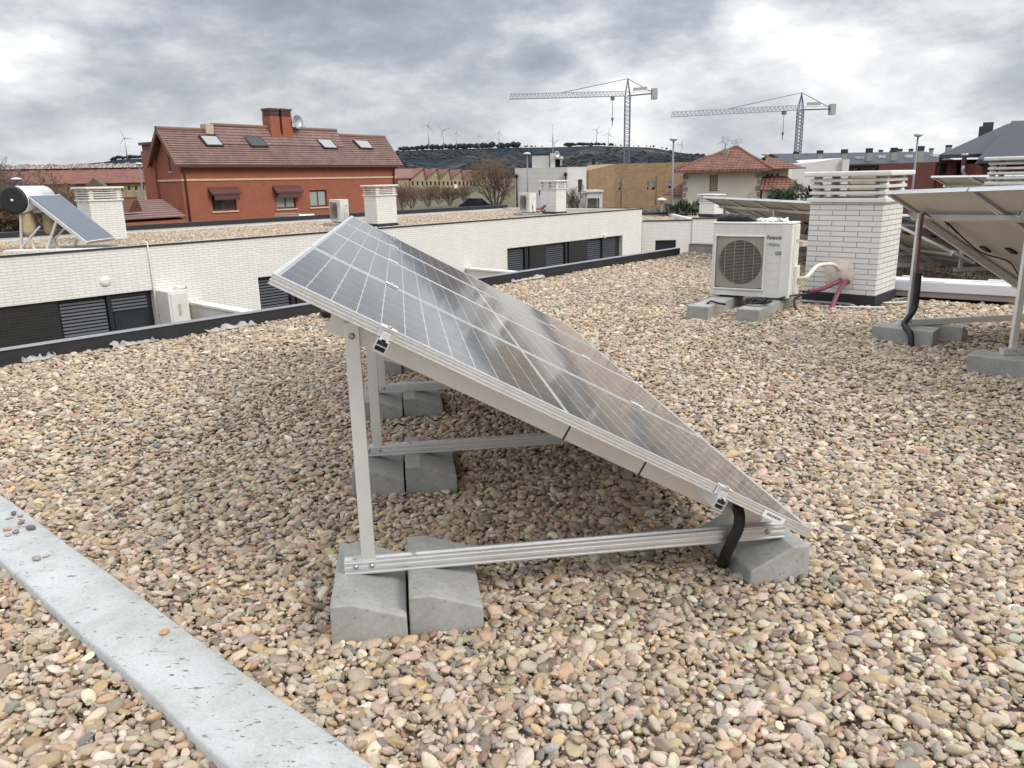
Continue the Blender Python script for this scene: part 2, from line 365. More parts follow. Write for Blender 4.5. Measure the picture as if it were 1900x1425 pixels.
def solar_array(T, az, tilt, npan, label, cat='solar array', axinc=0.0, gz=0.0, supports=(.2, 1.42, 2.64, 3.86), rail_z=.127,
                detail=True, pan_w=1.0, step=1.02, L=2.004, group=None):
    a = R_(az); ti = R_(tilt); ai = R_(axinc)
    ax = Vector((math.sin(a - math.pi / 2) * math.cos(ai), math.cos(a - math.pi / 2) * math.cos(ai), math.sin(ai)))
    dn = Vector((math.sin(a) * math.cos(ti), math.cos(a) * math.cos(ti), -math.sin(ti)))
    dn = (dn - ax * dn.dot(ax)).normalized(); n = dn.cross(ax); n = n if n.z > 0 else -n
    T = Vector(T); Wt = (npan - 1) * step + pan_w
    hz = Vector((dn.x, dn.y, 0)).normalized(); axh = Vector((ax.x, ax.y, 0)).normalized()
    root = thing('solar_array', Vector((T.x, T.y, gz)) + hz * .2, label, cat, group)
    X = lambda s, t, d: T + ax * s + dn * t + n * d
    for i in range(npan):
        j = random.uniform(-.003, .003); k = random.uniform(-.0025, .0025)
        xx = (ax + n * j).normalized(); yy = (dn + n * k).normalized(); nn = yy.cross(xx); nn = nn if nn.z > 0 else -nn
        O = X(i * step, random.uniform(-.003, .003) if i else 0, 0)
        fr = MB(); q = .011; D = .035
        for (s0, s1, t0, t1) in ((0, pan_w, 0, q), (0, pan_w, L - q, L), (0, q, q, L - q), (pan_w - q, pan_w, q, L - q)):
            fr.obox(O, xx, yy, nn, s0, s1, t0, t1, -D, 0)
        if detail:                      # rolled ribs along the outside of the frame, inner return flange
            for z0 in (-.0345, -.0235, -.0125, -.004):
                w = .0022
                fr.obox(O, xx, yy, nn, -w, 0, 0, L, z0, z0 + .0035); fr.obox(O, xx, yy, nn, pan_w, pan_w + w, 0, L, z0, z0 + .0035)
                fr.obox(O, xx, yy, nn, 0, pan_w, -w, 0, z0, z0 + .0035); fr.obox(O, xx, yy, nn, 0, pan_w, L, L + w, z0, z0 + .0035)
        fr.obox(O, xx, yy, nn, q, .028, q, L - q, -D, -D + .002); fr.obox(O, xx, yy, nn, pan_w - .028, pan_w - q, q, L - q, -D, -D + .002)
        f = fr.build('solar_panel', M['alu'], root, fix=False)
        P = lambda s, t, d: O + xx * s + yy * t + nn * d
        g = MB(); g.quad(P(q, q, -.002), P(q, L - q, -.002), P(pan_w - q, L - q, -.002), P(pan_w - q, q, -.002))
        go = g.build('cell_glass', M['cells'], f, fix=False)
        if (go.data.polygons[0].normal @ Matrix.Identity(3)).dot(nn) < 0: go.data.flip_normals()
        st = [(q, q), (q, L - q), (pan_w - q, L - q), (pan_w - q, q)]
        for l in go.data.loops: go.data.uv_layers[0].data[l.index].uv = (st[l.vertex_index][0] / pan_w, st[l.vertex_index][1] / L * 2.0)
        b = MB(); b.quad(P(q, q, -.008), P(q, L - q, -.008), P(pan_w - q, L - q, -.008), P(pan_w - q, q, -.008))
        b.build('backsheet', M['backsheet'], f, fix=False)
        for s in (.2, .5, .8):
            jb = MB(); jb.obox(P(s, 1.0, -.026), xx, yy, nn, -.03, .03, -.045, .045, 0, .017); jb.build('junction_box', M['black'], f, bevel=.003)
        if detail and i == 0:
            lb = MB(); lb.obox(O, xx, yy, nn, -.0032, -.0024, 1.80, 1.89, -.033, -.006)
            lo = lb.build('label_sticker', M['white'], f)
            tx = MB()
            for k in range(16): tx.obox(O, xx, yy, nn, -.0036, -.0033, 1.815 + k * .0038, 1.815 + k * .0038 + .0018 + .001 * (k % 3 == 0), -.022, -.013)
            tx.build('sticker_print', M['text_dark'], f)
    for t in (.37, 1.62):               # purlins: C rails across the back of the panels
        p = MB(); s0, s1 = -.035, Wt + .03
        for (y0, y1, z0, z1) in ((-.02, -.0165, -.0755, -.0365), (.0165, .02, -.0755, -.0365), (-.0165, .0165, -.0755, -.072), (-.0165, -.007, -.0395, -.0365), (.007, .0165, -.0395, -.0365), (-.0165, .0165, -.057, -.0545)):
            p.obox(X(0, t, 0), ax, dn, n, s0, s1, y0, y1, z0, z1)
        po = p.build('purlin', M['alu'], root)
        v = MB(); v.obox(X(0, t, 0), ax, dn, n, s0 + .012, s1 - .012, -.0164, .0164, -.0718, -.0575); v.build('rail_shade_fill', M['ac_dark'], po); v = MB(); v.obox(X(0, t, 0), ax, dn, n, s0 + .012, s1 - .012, -.0164, .0164, -.0543, -.041)  # dark filler boxes stand for the shade inside the hollow rail
        v.build('rail_shade_fill', M['ac_dark'], po)
        for s in [-.004] + [i * step - .01 for i in range(1, npan)] + [Wt + .004]:
            c = MB(); e = s < 0 or s > Wt
            if s < 0:
                c.obox(X(0, t, 0), ax, dn, n, -.026, .008, -.026, .026, .0005, .0035); c.obox(X(0, t, 0), ax, dn, n, -.0075, -.0035, -.026, .026, -.034, .0005)
                c.obox(X(0, t, 0), ax, dn, n, -.026, -.0075, -.014, .014, -.036, -.012)
            else: c.obox(X(0, t, 0), ax, dn, n, s - .02, s + .02, -.03, .03, .0015, .0045)
            co = c.build('panel_clamp', M['alu_mat'], root, bevel=.0012)
            bo = MB(); bo.lathe(X(s - (.016 if s < 0 else 0), t, .004), [(.007, 0), (.007, .006), (.005, .006)], 10, n); bo.build('bolt', M['steel'], co)
    zb = gz + rail_z; h = .045
    for k, s in enumerate(supports):
        B = X(s, .286, -.108); F = Vector((B.x, B.y, 0)); up = Vector((0, 0, 1))
        low = X(s, 1.94, -.10); Lr = (Vector((low.x, low.y, 0)) - F).dot(hz)
        r = MB(); r0, r1 = -.085, Lr + .10      # base rail with rolled grooves
        O = F + up * zb
        r.obox(O, hz, axh, up, r0, r1, -.020, .020, 0, h)
        for z0, z1 in ((.0, .005), (.017, .0205), (.0245, .028), (.040, h)):
            r.obox(O, hz, axh, up, r0, r1, -.0235, -.0202, z0, z1); r.obox(O, hz, axh, up, r0, r1, .0202, .0235, z0, z1)
        r.obox(O, hz, axh, up, r0, r1, -.020, -.012, h, h + .006); r.obox(O, hz, axh, up, r0, r1, .012, .020, h, h + .006)
        ro = r.build('base_rail', M['alu'], root)
        for xx in (-.045, .01, Lr + .03):
            bo = MB(); bo.lathe(O + hz * xx - axh * .0238 + up * .031, [(.0085, 0), (.0085, .004), (.0045, .004), (.0045, .008)], 10, -axh); bo.build('bolt', M['steel'], ro)
        for xx in (-.05, .16):
            bo = MB(); bo.lathe(O + hz * xx + up * (h + .001), [(.006, 0), (.006, .01)], 8, up); bo.build('bolt', M['steel'], ro)
        p = MB(); p.obox(F, hz, axh, up, -.024, .024, -.0185, .0115, zb + h - .02, B.z + .045)
        p.build('post', M['alu_mat'], root, bevel=.002)
        bo = MB(); bo.lathe(B - axh * .0205, [(.0105, 0), (.0105, .003), (.0055, .003), (.0055, .008)], 12, -axh); bo.build('bolt', M['steel'], root)
        b = MB()
        for (d0, d1, q0, q1) in ((-.131, -.0765, .0125, .0155), (-.0795, -.0765, .0156, .042), (-.131, -.128, .0156, .042), (-.131, -.0765, .0421, .045)):
            b.obox(X(s, 0, 0), dn, axh, n, .20, 1.955, q0, q1, d0, d1)
        bm_ = b.build('sloped_beam', M['alu_mat'], root)
        if k == 0 and detail:
            for t in (1.10, 1.42):
                ct = MB(); ct.obox(X(s, 0, 0), dn, axh, n, t, t + .006, .0105, .047, -.1335, -.074); ct.build('cable_tie', M['black'], bm_)
    root['n'] = 0; del root['n']
    return root, X, ax, dn, n, hz, axh

T1 = Vector((-.6896, 2.2617, 1.2115))
arr1, X1, ax1, dn1, n1, hz1, axh1 = solar_array(T1, 82.188, 28.775, 4, 'large solar array of four panels on aluminium frames in the foreground')
E2 = at(1647, 354, 6.98)
A2 = R_(82.2 - 90); inc2 = R_(-2.0)
T2 = E2 - Vector((math.sin(A2) * math.cos(inc2), math.cos(A2) * math.cos(inc2), math.sin(inc2))) * 4.06
arr2, X2, ax2, dn2, n2, hz2, axh2 = solar_array(T2, 82.2, 31.0, 4, 'solar array at the right edge seen from its pale underside, black conduit on its post', axinc=-2.0, supports=(.2, 1.42, 2.64, 3.86))
A3 = R_(-8)
E3 = at(1306, 364, 15.2)
arr3 = solar_array(E3 - Vector((math.sin(A3), math.cos(A3), 0)) * 5.08, 82, 24.0, 5, 'dark solar array behind the outdoor unit with cables looped under its panels', detail=False, gz=0.02, supports=(.7, 2.6, 4.6), rail_z=.12)
E4 = at(1600, 392, 12.6)
arr4 = solar_array(E4 - Vector((math.sin(A3), math.cos(A3), 0)) * 4.06, 82, 22.0, 4, 'solar array glimpsed between the big brick chimney and the right hand array', detail=False, gz=0.0, supports=(.3, 2.0, 3.8), rail_z=.12)
E5 = at(1728, 326, 15.0)
arr5 = solar_array(E5 - Vector((math.sin(A3), math.cos(A3), 0)) * 4.06, 82, 24.0, 4, 'distant solar array whose top edge shows just above the right hand array', detail=False, gz=.3, supports=(.3, 2.0, 3.8), rail_z=.12)

# concrete ballast blocks: kerb stones with one sloping shoulder
EXCL = []                               # footprints kept free of pebbles: (centre, x axis, half x, half y)
def block(name, c, axis, L, label, cat, group=None, w=.25, h=.132, flip=False, lo=.072, flat=.075, mat='conc', sink=.05, cham=True, bev=.006):
    """c: centre on the ground, axis: long direction"""
    c = Vector((c[0], c[1], 0)); y = Vector((axis[0], axis[1], 0)).normalized(); x = Vector((y.y, -y.x, 0))
    if flip: x = -x
    if cham: prof = [(-w / 2, -sink), (w / 2, -sink), (w / 2, lo), (-w / 2 + flat, h), (-w / 2 + .004, h - .002)]
    else: prof = [(-w / 2, -sink), (w / 2, -sink), (w / 2, h), (-w / 2, h)]
    mb = MB(); mb.prism([c + x * a + Vector((0, 0, z)) - y * L / 2 for a, z in prof], y * L)
    o = mb.build(name, M[mat], bevel=bev)
    EXCL.append((c, x, w / 2 + .004, L / 2 + .004))
    return tag(o, label, cat, group)
posw = ['nearest', 'second', 'third', 'farthest']
for k, s in enumerate((.2, 1.42, 2.64, 3.86)):
    B = X1(s, .286, -.108); P0 = Vector((B.x, B.y, 0)) + axh1 * -.01
    names = [('left of the pair under the {} post of the foreground array', -.02 - .0), ('right of the pair under the {} post of the foreground array', .236)]
    for nm, off in names:
        block('concrete_block', P0 + hz1 * (off + .02) + axh1 * random.uniform(-.012, .012) + axh1 * (.02 if off > .1 else 0), axh1, .46, 'grey concrete kerb block, ' + nm.format(posw[k]), 'concrete block', 'concrete blocks under the solar arrays', flip=True if False else False)
    q = X1(s, 1.94, -.1)
    lo_ = .045 if k == 0 else .06
    block('concrete_block', Vector((q.x, q.y, 0)) + hz1 * (.03 if k == 0 else 0) + axh1 * (.105 if k == 0 else .065), axh1 - hz1 * (.12 if k == 0 else random.uniform(-.05, .05)), .40, 'grey concrete kerb block under the low end of the %s frame of the foreground array' % posw[k], 'concrete block', 'concrete blocks under the solar arrays', flip=True, h=.118, lo=lo_)
for k, s in ((3, 3.86), (2, 2.64)):
    B = X2(s, .286, -.108); P0 = Vector((B.x, B.y, 0))
    w2 = {3: 'beside the black conduit', 2: 'at the right edge of the picture'}[k]
    block('concrete_block', P0 - hz2 * .05 + axh2 * -.05, axh2 * .75 - hz2 * .66, .5, 'flat topped concrete block under the right hand array, ' + w2, 'concrete block', 'concrete blocks under the solar arrays', cham=False, h=.125)
    block('concrete_block', P0 + hz2 * .33 + axh2 * .06, axh2 * .75 - hz2 * .66, .46, 'side sloping concrete block under the right hand array, ' + w2, 'concrete block', 'concrete blocks under the solar arrays', h=.125, lo=.05)

def conduit(pts, r, label, name='cable_conduit', mat='rubber', corr=True, cat='conduit', step=.006):
    # corrugated hose through the given points (Catmull-Rom)
    P = [Vector(p) for p in pts]; P = [P[0] * 2 - P[1]] + P + [P[-1] * 2 - P[-2]]; out = []
    for i in range(1, len(P) - 2):
        n = max(3, int((P[i + 1] - P[i]).length / step))
        for k in range(n):
            t = k / n; a, b, c, d = P[i - 1:i + 3]
            out.append(.5 * ((2 * b) + (c - a) * t + (2 * a - 5 * b + 4 * c - d) * t * t + (3 * b - a - 3 * c + d) * t ** 3))
    out.append(P[-2])
    rr = [r * (1 + (.07 if corr and i % 2 else 0)) for i in range(len(out))]
    m = MB(); m.tube(out, rr, 14 if r > .012 else 8)
    return m, out
def add_conduit(pts, r, label, name='cable_conduit', mat='rubber', corr=True, cat='conduit', step=.006, parent=None):
    m, _ = conduit(pts, r, label, name, mat, corr, cat, step)
    o = m.build(name, M[mat], parent)
    return o if parent else tag(o, label, cat)
def on_s(u, v, s):                     # the point of that bearing in the upright plane s metres along the array
    r = ray(u, v); return CP + r * (((T1 + axh1 * s) - CP).dot(axh1) / r.dot(axh1))
add_conduit([X1(.50, 1.62, -.10), on_s(1352, 928, .26), on_s(1370, 948, .17), on_s(1371, 975, .145), on_s(1358, 1005, .150), on_s(1347, 1028, .172), atz(1340, 1046, .0), atz(1337, 1058, -.05)], .020, 'thick black corrugated conduit bending from the foreground array into the gravel')

# conduit, tape and red leads up the post of the right hand array
B2 = X2(3.86, .286, -.108); pf = Vector((B2.x, B2.y, 0)); fr = -axh2
add_conduit([pf + fr * .04 + hz2 * .02 + Vector((0, 0, .60)), pf + fr * .045 + hz2 * .022 + Vector((0, 0, .42)), pf + fr * .05 + hz2 * .01 + Vector((0, 0, .28)), pf + fr * .10 - hz2 * .10 + Vector((0, 0, .16)), pf + fr * .25 - hz2 * .14 + Vector((0, 0, .10)), pf + fr * .30 - hz2 * .15 + Vector((0, 0, -.03))], .024, 'black corrugated conduit curling down the post of the right hand array into the gravel')
for k, dx in enumerate((.004, .017)):
    add_conduit([X2(3.83, .56 + .1 * k, -.05), X2(3.83, .45, -.02), X2(3.83, .34, -.06), B2 + fr * .024 + hz2 * dx + Vector((0, 0, .03)), pf + fr * .026 + hz2 * dx + Vector((0, 0, .8)), pf + fr * .028 + hz2 * (dx + .004) + Vector((0, 0, .58))], .0042, ['thin red cable, left of two taped along the right hand array post', 'thin red cable, right of two taped along the right hand array post'][k], 'red_cable', 'red_cable', False, 'cable', .03)
add_conduit([X2(3.80, .50, -.03), X2(3.78, .75, -.075), X2(3.80, .95, -.075), X2(3.72, 1.15, -.04), X2(3.78, 1.35, -.06)], .006, 'black cable clipped along the sloping beam of the right hand array', 'black_cable', 'black', False, 'cable', .03)
# loops of cable under the array behind the outdoor unit
_, X3, ax3, dn3, n3, hz3, axh3 = arr3
for k, (s, w) in enumerate(((1.1, 'right'), (2.3, 'middle'), (4.2, 'left'))):
    pts = [X3(s + .30 * math.sin(a) + .05 * a, .55 + .1 * math.cos(a), -.16 - .10 * (1 - math.cos(a * 1.7))) for a in np.linspace(0, 9, 16)]
    add_conduit(pts, .012, 'loop of black cable hanging under the dark array behind the outdoor unit, %s of three' % w, 'cable_loop', 'black', False, 'cable', .04)

# ================================================================ outdoor units
def text_mesh(body, size, name, mat, parent, o, x, y, shear=0.0, ext=.0008, offset=.012, sx=1.0):
    """flat lettering lying on a surface: origin o, reading along x, up along y"""
    cu = bpy.data.curves.new('lettering', 'FONT'); cu.body = body; cu.size = size; cu.shear = shear; cu.offset = offset * size; cu.extrude = 0
    ob = bpy.data.objects.new('lettering', cu)
    COL.objects.link(ob); dg = bpy.context.evaluated_depsgraph_get(); dg.update()
    me = bpy.data.meshes.new_from_object(ob.evaluated_get(dg)); bpy.data.objects.remove(ob); bpy.data.curves.remove(cu)
    o, x, y = Vector(o), Vector(x), Vector(y)
    mb = MB(); mb.add([o + x * (v.co.x * sx) + y * v.co.y for v in me.vertices], [tuple(p.vertices) for p in me.polygons])
    bpy.data.meshes.remove(me)
    return mb.build(name, mat, parent, fix=False)
def outdoor_unit(P, az, label, group, W=.86, D=.32, H=.79, z0=.13):
    """P: lower left front corner, az: direction of the front face left to right"""
    a = R_(az); x = Vector((math.sin(a), math.cos(a), 0)); y = Vector((-x.y, x.x, 0)); z = Vector((0, 0, 1))   # y: into the unit
    P = Vector(P); O = Vector((P.x, P.y, z0))
    root = thing('outdoor_unit', O + x * W / 2 + y * D / 2, label, 'air conditioner', group)
    b = MB(); gx0, gx1, gz0, gz1 = .045, .575, .085, .655
    # casing: front in pieces round the fan opening, sides, back, top
    def bx(x0, x1, y0, y1, a0, a1, m=b): m.obox(O, x, y, z, x0, x1, y0, y1, a0, a1)
    bx(0, gx0, 0, .012, 0, H); bx(gx0, gx1, 0, .012, 0, gz0); bx(gx0, gx1, 0, .012, gz1, H); bx(gx1, W, 0, .012, 0, H)
    bx(0, .01, .0122, D, 0, H); bx(W - .01, W, .0122, D, 0, H); bx(.0102, W - .0102, D - .012, D, 0, H); bx(.0102, W - .0102, .0122, D - .0122, .001, .014)
    body = b.build('casing', M['ac_panel'], root, bevel=.004)
    t = MB(); bx(-.008, W + .008, -.006, D + .006, H + .0005, H + .022, t); t.build('top_cover', M['ac_white'], root, bevel=.008, seg=3)
    t = MB(); bx(W - .10, W + .004, -.006, .10, .0, H - .002, t); bx(W + .0005, W + .012, .10, D - .01, .01, H - .01, t)
    bx(W + .0125, W + .05, .13, D - .06, .02, .34, t)
    sd = t.build('side_cover', M['ac_white'], root, bevel=.006)
    t = MB(); bx(W + .0122, W + .018, .16, D - .05, H - .20, H - .165, t); t.build('handle', M['ac_wire'], sd, bevel=.003)
    for k in range(5):
        t = MB(); bx(W + .0122, W + .0135, .14, .15, .44 - k * .03, .452 - k * .03, t); t.build('side_slot', M['ac_dark'], sd)
    t = MB()                                # panel joints: raised strips of the right front
    for k in range(1, 7): bx(gx1 + .035, W - .108, -.0022, -.0002, .05 + k * .082, .05 + k * .082 + .076, t)
    t.build('front_panel', M['ac_panel'], root, bevel=.0015)
    t = MB(); w = .016
    for (x0, x1, a0, a1) in ((gx0 - w, gx1 + w, gz1, gz1 + w), (gx0 - w, gx1 + w, gz0 - w, gz0), (gx0 - w, gx0, gz0, gz1), (gx1, gx1 + w, gz0, gz1)): bx(x0, x1, -.018, -.0005, a0, a1, t)
    g = t.build('fan_guard', M['ac_white'], root, bevel=.004)
    t = MB(); n = 36
    for k in range(1, n):
        zz = gz0 + (gz1 - gz0) * k / n; t.obox(O, x, y, z, gx0, gx1, -.014, -.0095, zz - .0016, zz + .0016)
    for k in range(1, 5):
        xx = gx0 + (gx1 - gx0) * k / 5; t.obox(O, x, y, z, xx - .0016, xx + .0016, -.0094, -.006, gz0, gz1)
    t.build('guard_wires', M['ac_wire'], g)
    t = MB(); c = O + x * (gx0 + gx1) / 2 + z * (gz0 + gz1) / 2
    # shroud plate with a round opening, and the dark cavity behind
    N = 40; Rf = .245; hx, hz_ = (gx1 - gx0) / 2, (gz1 - gz0) / 2; vs = []; fs = []
    for k in range(N):
        A = 2 * math.pi * k / N; ca, sa = math.cos(A), math.sin(A); q = min(hx / max(abs(ca), 1e-6), hz_ / max(abs(sa), 1e-6))
        vs += [c + y * .02 + x * ca * Rf + z * sa * Rf, c + y * .02 + x * ca * q + z * sa * q, c + y * .09 + x * ca * Rf + z * sa * Rf]
    for k in range(N):
        i, j = 3 * k, 3 * ((k + 1) % N); fs += [(i, j, j + 1, i + 1), (i, i + 2, j + 2, j)]
    t.add(vs, fs); t.build('fan_shroud', M['ac_wire'], root, fix=False)
    t = MB(); t.obox(c + y * .17, x, y, z, -hx, hx, 0, .01, -hz_, hz_)
    t.build('coil', M['ac_dark'], root)
    t = MB(); t.lathe(c + y * .10, [(.055, 0), (.07, .03), (.05, .05)], 20, -y)
    for k in range(3):
        A = 2 * math.pi * k / 3 + .4; e = x * math.cos(A) + z * math.sin(A); f_ = -x * math.sin(A) + z * math.cos(A)
        pts = []
        for r, w0 in ((.06, .05), (.14, .10), (.225, .115)):
            pts.append((c + e * r - f_ * w0 + y * .075, c + e * r + f_ * w0 + y * .115))
        for (a0, a1), (b0, b1) in zip(pts, pts[1:]): t.hexa([a0, a1, b1, b0], [q + y * .004 for q in (a0, a1, b1, b0)])
    t.build('fan', M['ac_dark'], root)
    for xx in (.10, W - .16):
        t = MB(); bx(xx, xx + .07, .02, D - .02, -.022, -.0005, t); t.build('foot', M['black'], root, bevel=.003)
    to = O - y * .0032
    text_mesh('Panasonic', .058, 'lettering', M['text_dark'], root, to + x * .60 + z * (H - .155), x, z, offset=.02, sx=.68)
    text_mesh('INVERTER', .034, 'lettering', M['text_dark'], root, to + x * .628 + z * (H - .232), x, z, shear=.35, offset=.015, sx=.72)
    sw = MB()                                # swoosh over the word
    pts = [to + x * (.612 + .115 * q) + z * (H - .215 + .022 * math.sin(min(1, q * 2.2) * 1.57) - .006 * q) for q in np.linspace(-.02, 1, 10)]
    sw.tube(pts, [.0032 * (1 - .085 * i) for i in range(10)], 5); sw.build('swoosh', M['text_dark'], root)
    bd = MB(); bd.obox(to, x, y, z, .70, .762, -.0012, 0, H - .322, H - .285); bo = bd.build('badge', M['badge'], root, bevel=.001)
    bi = MB(); bi.obox(to, x, y, z, .7035, .7585, -.0018, -.0013, H - .3195, H - .2875); bi.build('badge_border', M['white'], bo)
    bi = MB(); bi.obox(to, x, y, z, .705, .757, -.0024, -.0019, H - .318, H - .289); bi.build('badge_field', M['badge'], bo)
    text_mesh('R32', .026, 'lettering', M['white'], bo, to - y * .0029 + x * .709 + z * (H - .3125), x, z, offset=.02, sx=.95)
    return root, O, x, y
ACP = atz(1318, 548, .13)
ac, ACO, acx, acy = outdoor_unit(ACP, 123, 'cream outdoor unit on two concrete kerbs beside the big brick chimney', 'outdoor air conditioning units', z0=.145)
acb = Vector((math.sin(R_(36)), math.cos(R_(36)), 0))
for k, (q, w) in enumerate((((1.99, 8.12), 'left'), ((2.44, 7.86), 'right'))):
    block('concrete_kerb', Vector((q[0], q[1], 0)) + acb * .6, acb, 1.2, 'long grey concrete kerb carrying the nearest outdoor unit, %s of the two' % w, 'concrete kerb', 'kerbs under the nearest outdoor unit', cham=False, h=.12, w=.235)
# things lying on the unit
def bag():
    c = ACO + acx * .22 + acy * .12 + Vector((0, 0, .812)); m = MB(); N = 14; vs = []; fs = []
    for i in range(N + 1):
        t = i / N * 2 - 1; r = .052 * (1 - abs(t) ** 5) + .006
        for k in range(12):
            A = 2 * math.pi * k / 12; w = 1 + .12 * math.sin(i * 1.9 + k)
            vs.append(c + acx * t * .23 + acy * math.cos(A) * r * 1.3 * w + Vector((0, 0, r * .75 * (1 + math.sin(A)) * w)))
    for i in range(N):
        for k in range(12): fs.append((i * 12 + k, i * 12 + (k + 1) % 12, (i + 1) * 12 + (k + 1) % 12, (i + 1) * 12 + k))
    m.add(vs, fs, True); o = m.build('tool_pouch', M['black'])
    tag(o, 'long black pouch lying on top of the nearest outdoor unit', 'pouch')
bag()
def crumple(c, sx, sy, h, seed, label, name='paper_sheet', mat='paper', cat='paper', n=9):
    r = random.Random(seed); m = MB(); c = Vector(c)
    vs = [c + Vector(((i / n - .5) * sx + r.uniform(-.1, .1) * sx / n, (j / n - .5) * sy, h * r.random() ** 1.5 + .004)) for i in range(n + 1) for j in range(n + 1)]
    fs = [(i * (n + 1) + j, (i + 1) * (n + 1) + j, (i + 1) * (n + 1) + j + 1, i * (n + 1) + j + 1) for i in range(n) for j in range(n)]
    m.add(vs, fs, False); o = m.build(name, M[mat], fix=False)
    s = o.modifiers.new('Thickness', 'SOLIDIFY'); s.thickness = .002
    return tag(o, label, cat)
crumple(ACO + acx * .66 + acy * .16 + Vector((0, 0, .813)), .20, .13, .045, 3, 'crumpled white sheet, right of two on top of the nearest outdoor unit')
crumple(ACO + acx * .47 + acy * .2 + Vector((0, 0, .813)), .12, .10, .035, 4, 'crumpled white sheet next to the black pouch on the nearest outdoor unit')
# tangle of black cable on the right kerb, pipes into the chimney
kb = Vector((2.55, 8.02, .12))
pts = []
for i in range(46):
    A = i * .62; rr = .10 + .035 * math.sin(i * 1.7)
    pts.append(kb + acb * (.12 + rr * math.sin(A) * .9) + acx * (rr * math.cos(A) * 1.15) + Vector((0, 0, .018 + .055 * (.5 + .5 * math.sin(i * 2.3)))))
pts += [kb + acb * .3 + acx * .05 + Vector((0, 0, .03)), kb + acb * .6 + acx * .2 + Vector((0, 0, .05)), kb + acb * .8 + acx * .35 + Vector((0, 0, .06))]
add_conduit(pts, .009, 'tangle of black cable dumped on the right kerb of the nearest outdoor unit', 'cable_tangle', 'black', False, 'cable', .03)
lk = Vector((2.12, 8.25, .125))
add_conduit([lk, lk + Vector((.05, .03, .02)), lk + Vector((.10, -.03, .01)), lk + Vector((.13, -.09, .012)), lk + Vector((.16, -.13, .01))], .012, 'short black cable end lying on the left kerb of the nearest outdoor unit', 'cable_end', 'black', False, 'cable', .03)

# ================================================================ brick chimneys with louvre caps
def chimney(corner, az, w1, w2, z0, z1, label, group='white brick chimneys with louvred caps', bh=None, base=.10, nsl=4, far=False, cap_h=None, name='brick_chimney'):
    """corner: the arris nearest the camera; the first face runs from it along az, the second along az-90"""
    a = R_(az); x = Vector((math.sin(a), math.cos(a), 0)); y = Vector((-math.cos(a), math.sin(a), 0)); z = Vector((0, 0, 1))
    C = Vector((corner[0], corner[1], z0)); root = thing(name, C + x * w1 / 2 + y * w2 / 2, label, 'chimney', group)
    H = z1 - z0
    m = MB(); m.obox(C, x, y, z, -.012, w1 + .012, -.012, w2 + .012, -.03, base); m.build('plinth', M['membrane'], root, bevel=.004)
    m = MB(); m.obox(C, x, y, z, 0, w1, 0, w2, base + .002, H); m.build('shaft', M['white_brick_far' if far else 'white_brick'], root, bevel=.003)
    m = MB(); m.obox(C, x, y, z, -.035, w1 + .035, -.035, w2 + .035, H + .002, H + .05); m.build('cap_slab', M['white_conc'], root, bevel=.008)
    pit = (cap_h or .30) / (nsl + .55); zz = H + .052
    for k in range(nsl):
        q = MB(); t = .5 * pit; s0 = zz + k * pit + pit - t
        bw = .075; e = .015
        for (x0, x1, y0, y1) in ((-e, w1 + e, -e, bw), (-e, w1 + e, w2 - bw, w2 + e), (-e, bw, bw, w2 - bw), (w1 - bw, w1 + e, bw, w2 - bw)): q.obox(C, x, y, z, x0, x1, y0, y1, s0, s0 + t)
        sl = q.build('louvre_slat', M['white_conc'], root, bevel=.006)
        b0 = zz + k * pit + .001; b1 = s0 - .001
        for fx in (.08, w1 - .08):
            for fy in (.0, w2 - .075): 
                cc = C + x * fx + y * fy; q = MB()
                q.hexa([cc - x * .065 + z * b0, cc + x * .065 + z * b0, cc + x * .065 + y * .07 + z * b0, cc - x * .065 + y * .07 + z * b0], [cc - x * .022 + z * b1, cc + x * .022 + z * b1, cc + x * .022 + y * .07 + z * b1, cc - x * .022 + y * .07 + z * b1]); q.build('spacer', M['white_conc'], sl)
    s0 = zz + nsl * pit + .35 * pit
    for fx in (.08, w1 - .08):
        for fy in (.0, w2 - .075):
            q = MB(); q.obox(C + x * fx + y * fy, x, y, z, -.04, .04, 0, .07, zz + nsl * pit + .001, s0 - .001); q.build('spacer', M['white_conc'], root)
    q = MB(); q.obox(C, x, y, z, -.075, w1 + .075, -.075, w2 + .075, s0, s0 + .055); q.build('top_slab', M['white_conc'], root, bevel=.015, seg=3)
    if not far: EXCL.append((C + x * w1 / 2 + y * w2 / 2, x, w1 / 2 + .03, w2 / 2 + .03))
    return root, C, x, y
CC = atz(1621, 569, 0)
cz = at(1633, 376, CC.y + .05).z
ch1, CHC, chx, chy = chimney(CC, 42, .72, .80, 0, cz, 'tall white brick chimney with stacked louvre slats beside the nearest outdoor unit', base=.115, cap_h=.245, nsl=3)
# pipes between the unit and the chimney (left face of the chimney: x = 0 side, spanned by chy)
fm = CHC + chy * .40 + Vector((0, 0, .36))
def hole_patch():
    m = MB(); N = 18; c = CHC + chy * .40 - chx * .004; r = random.Random(5)
    ring = [(math.cos(2 * math.pi * k / N) * (.17 + r.uniform(-.015, .02)), math.sin(2 * math.pi * k / N) * (.16 + r.uniform(-.015, .02)) + .36) for k in range(N)]
    vs = [c + chy * a + Vector((0, 0, b)) for a, b in ring] + [c - chx * .035 + chy * a * .35 + Vector((0, 0, .36 + (b - .36) * .35)) for a, b in ring] + [c - chx * .04 + Vector((0, 0, .36))]
    fs = [(k, (k + 1) % N, N + (k + 1) % N, N + k) for k in range(N)] + [(N + k, N + (k + 1) % N, 2 * N) for k in range(N)]
    m.add(vs, fs, True); return m.build('sealing_foam', M['foam'], ch1)
hole_patch()
uo = ACO + acx * .90 + acy * .22
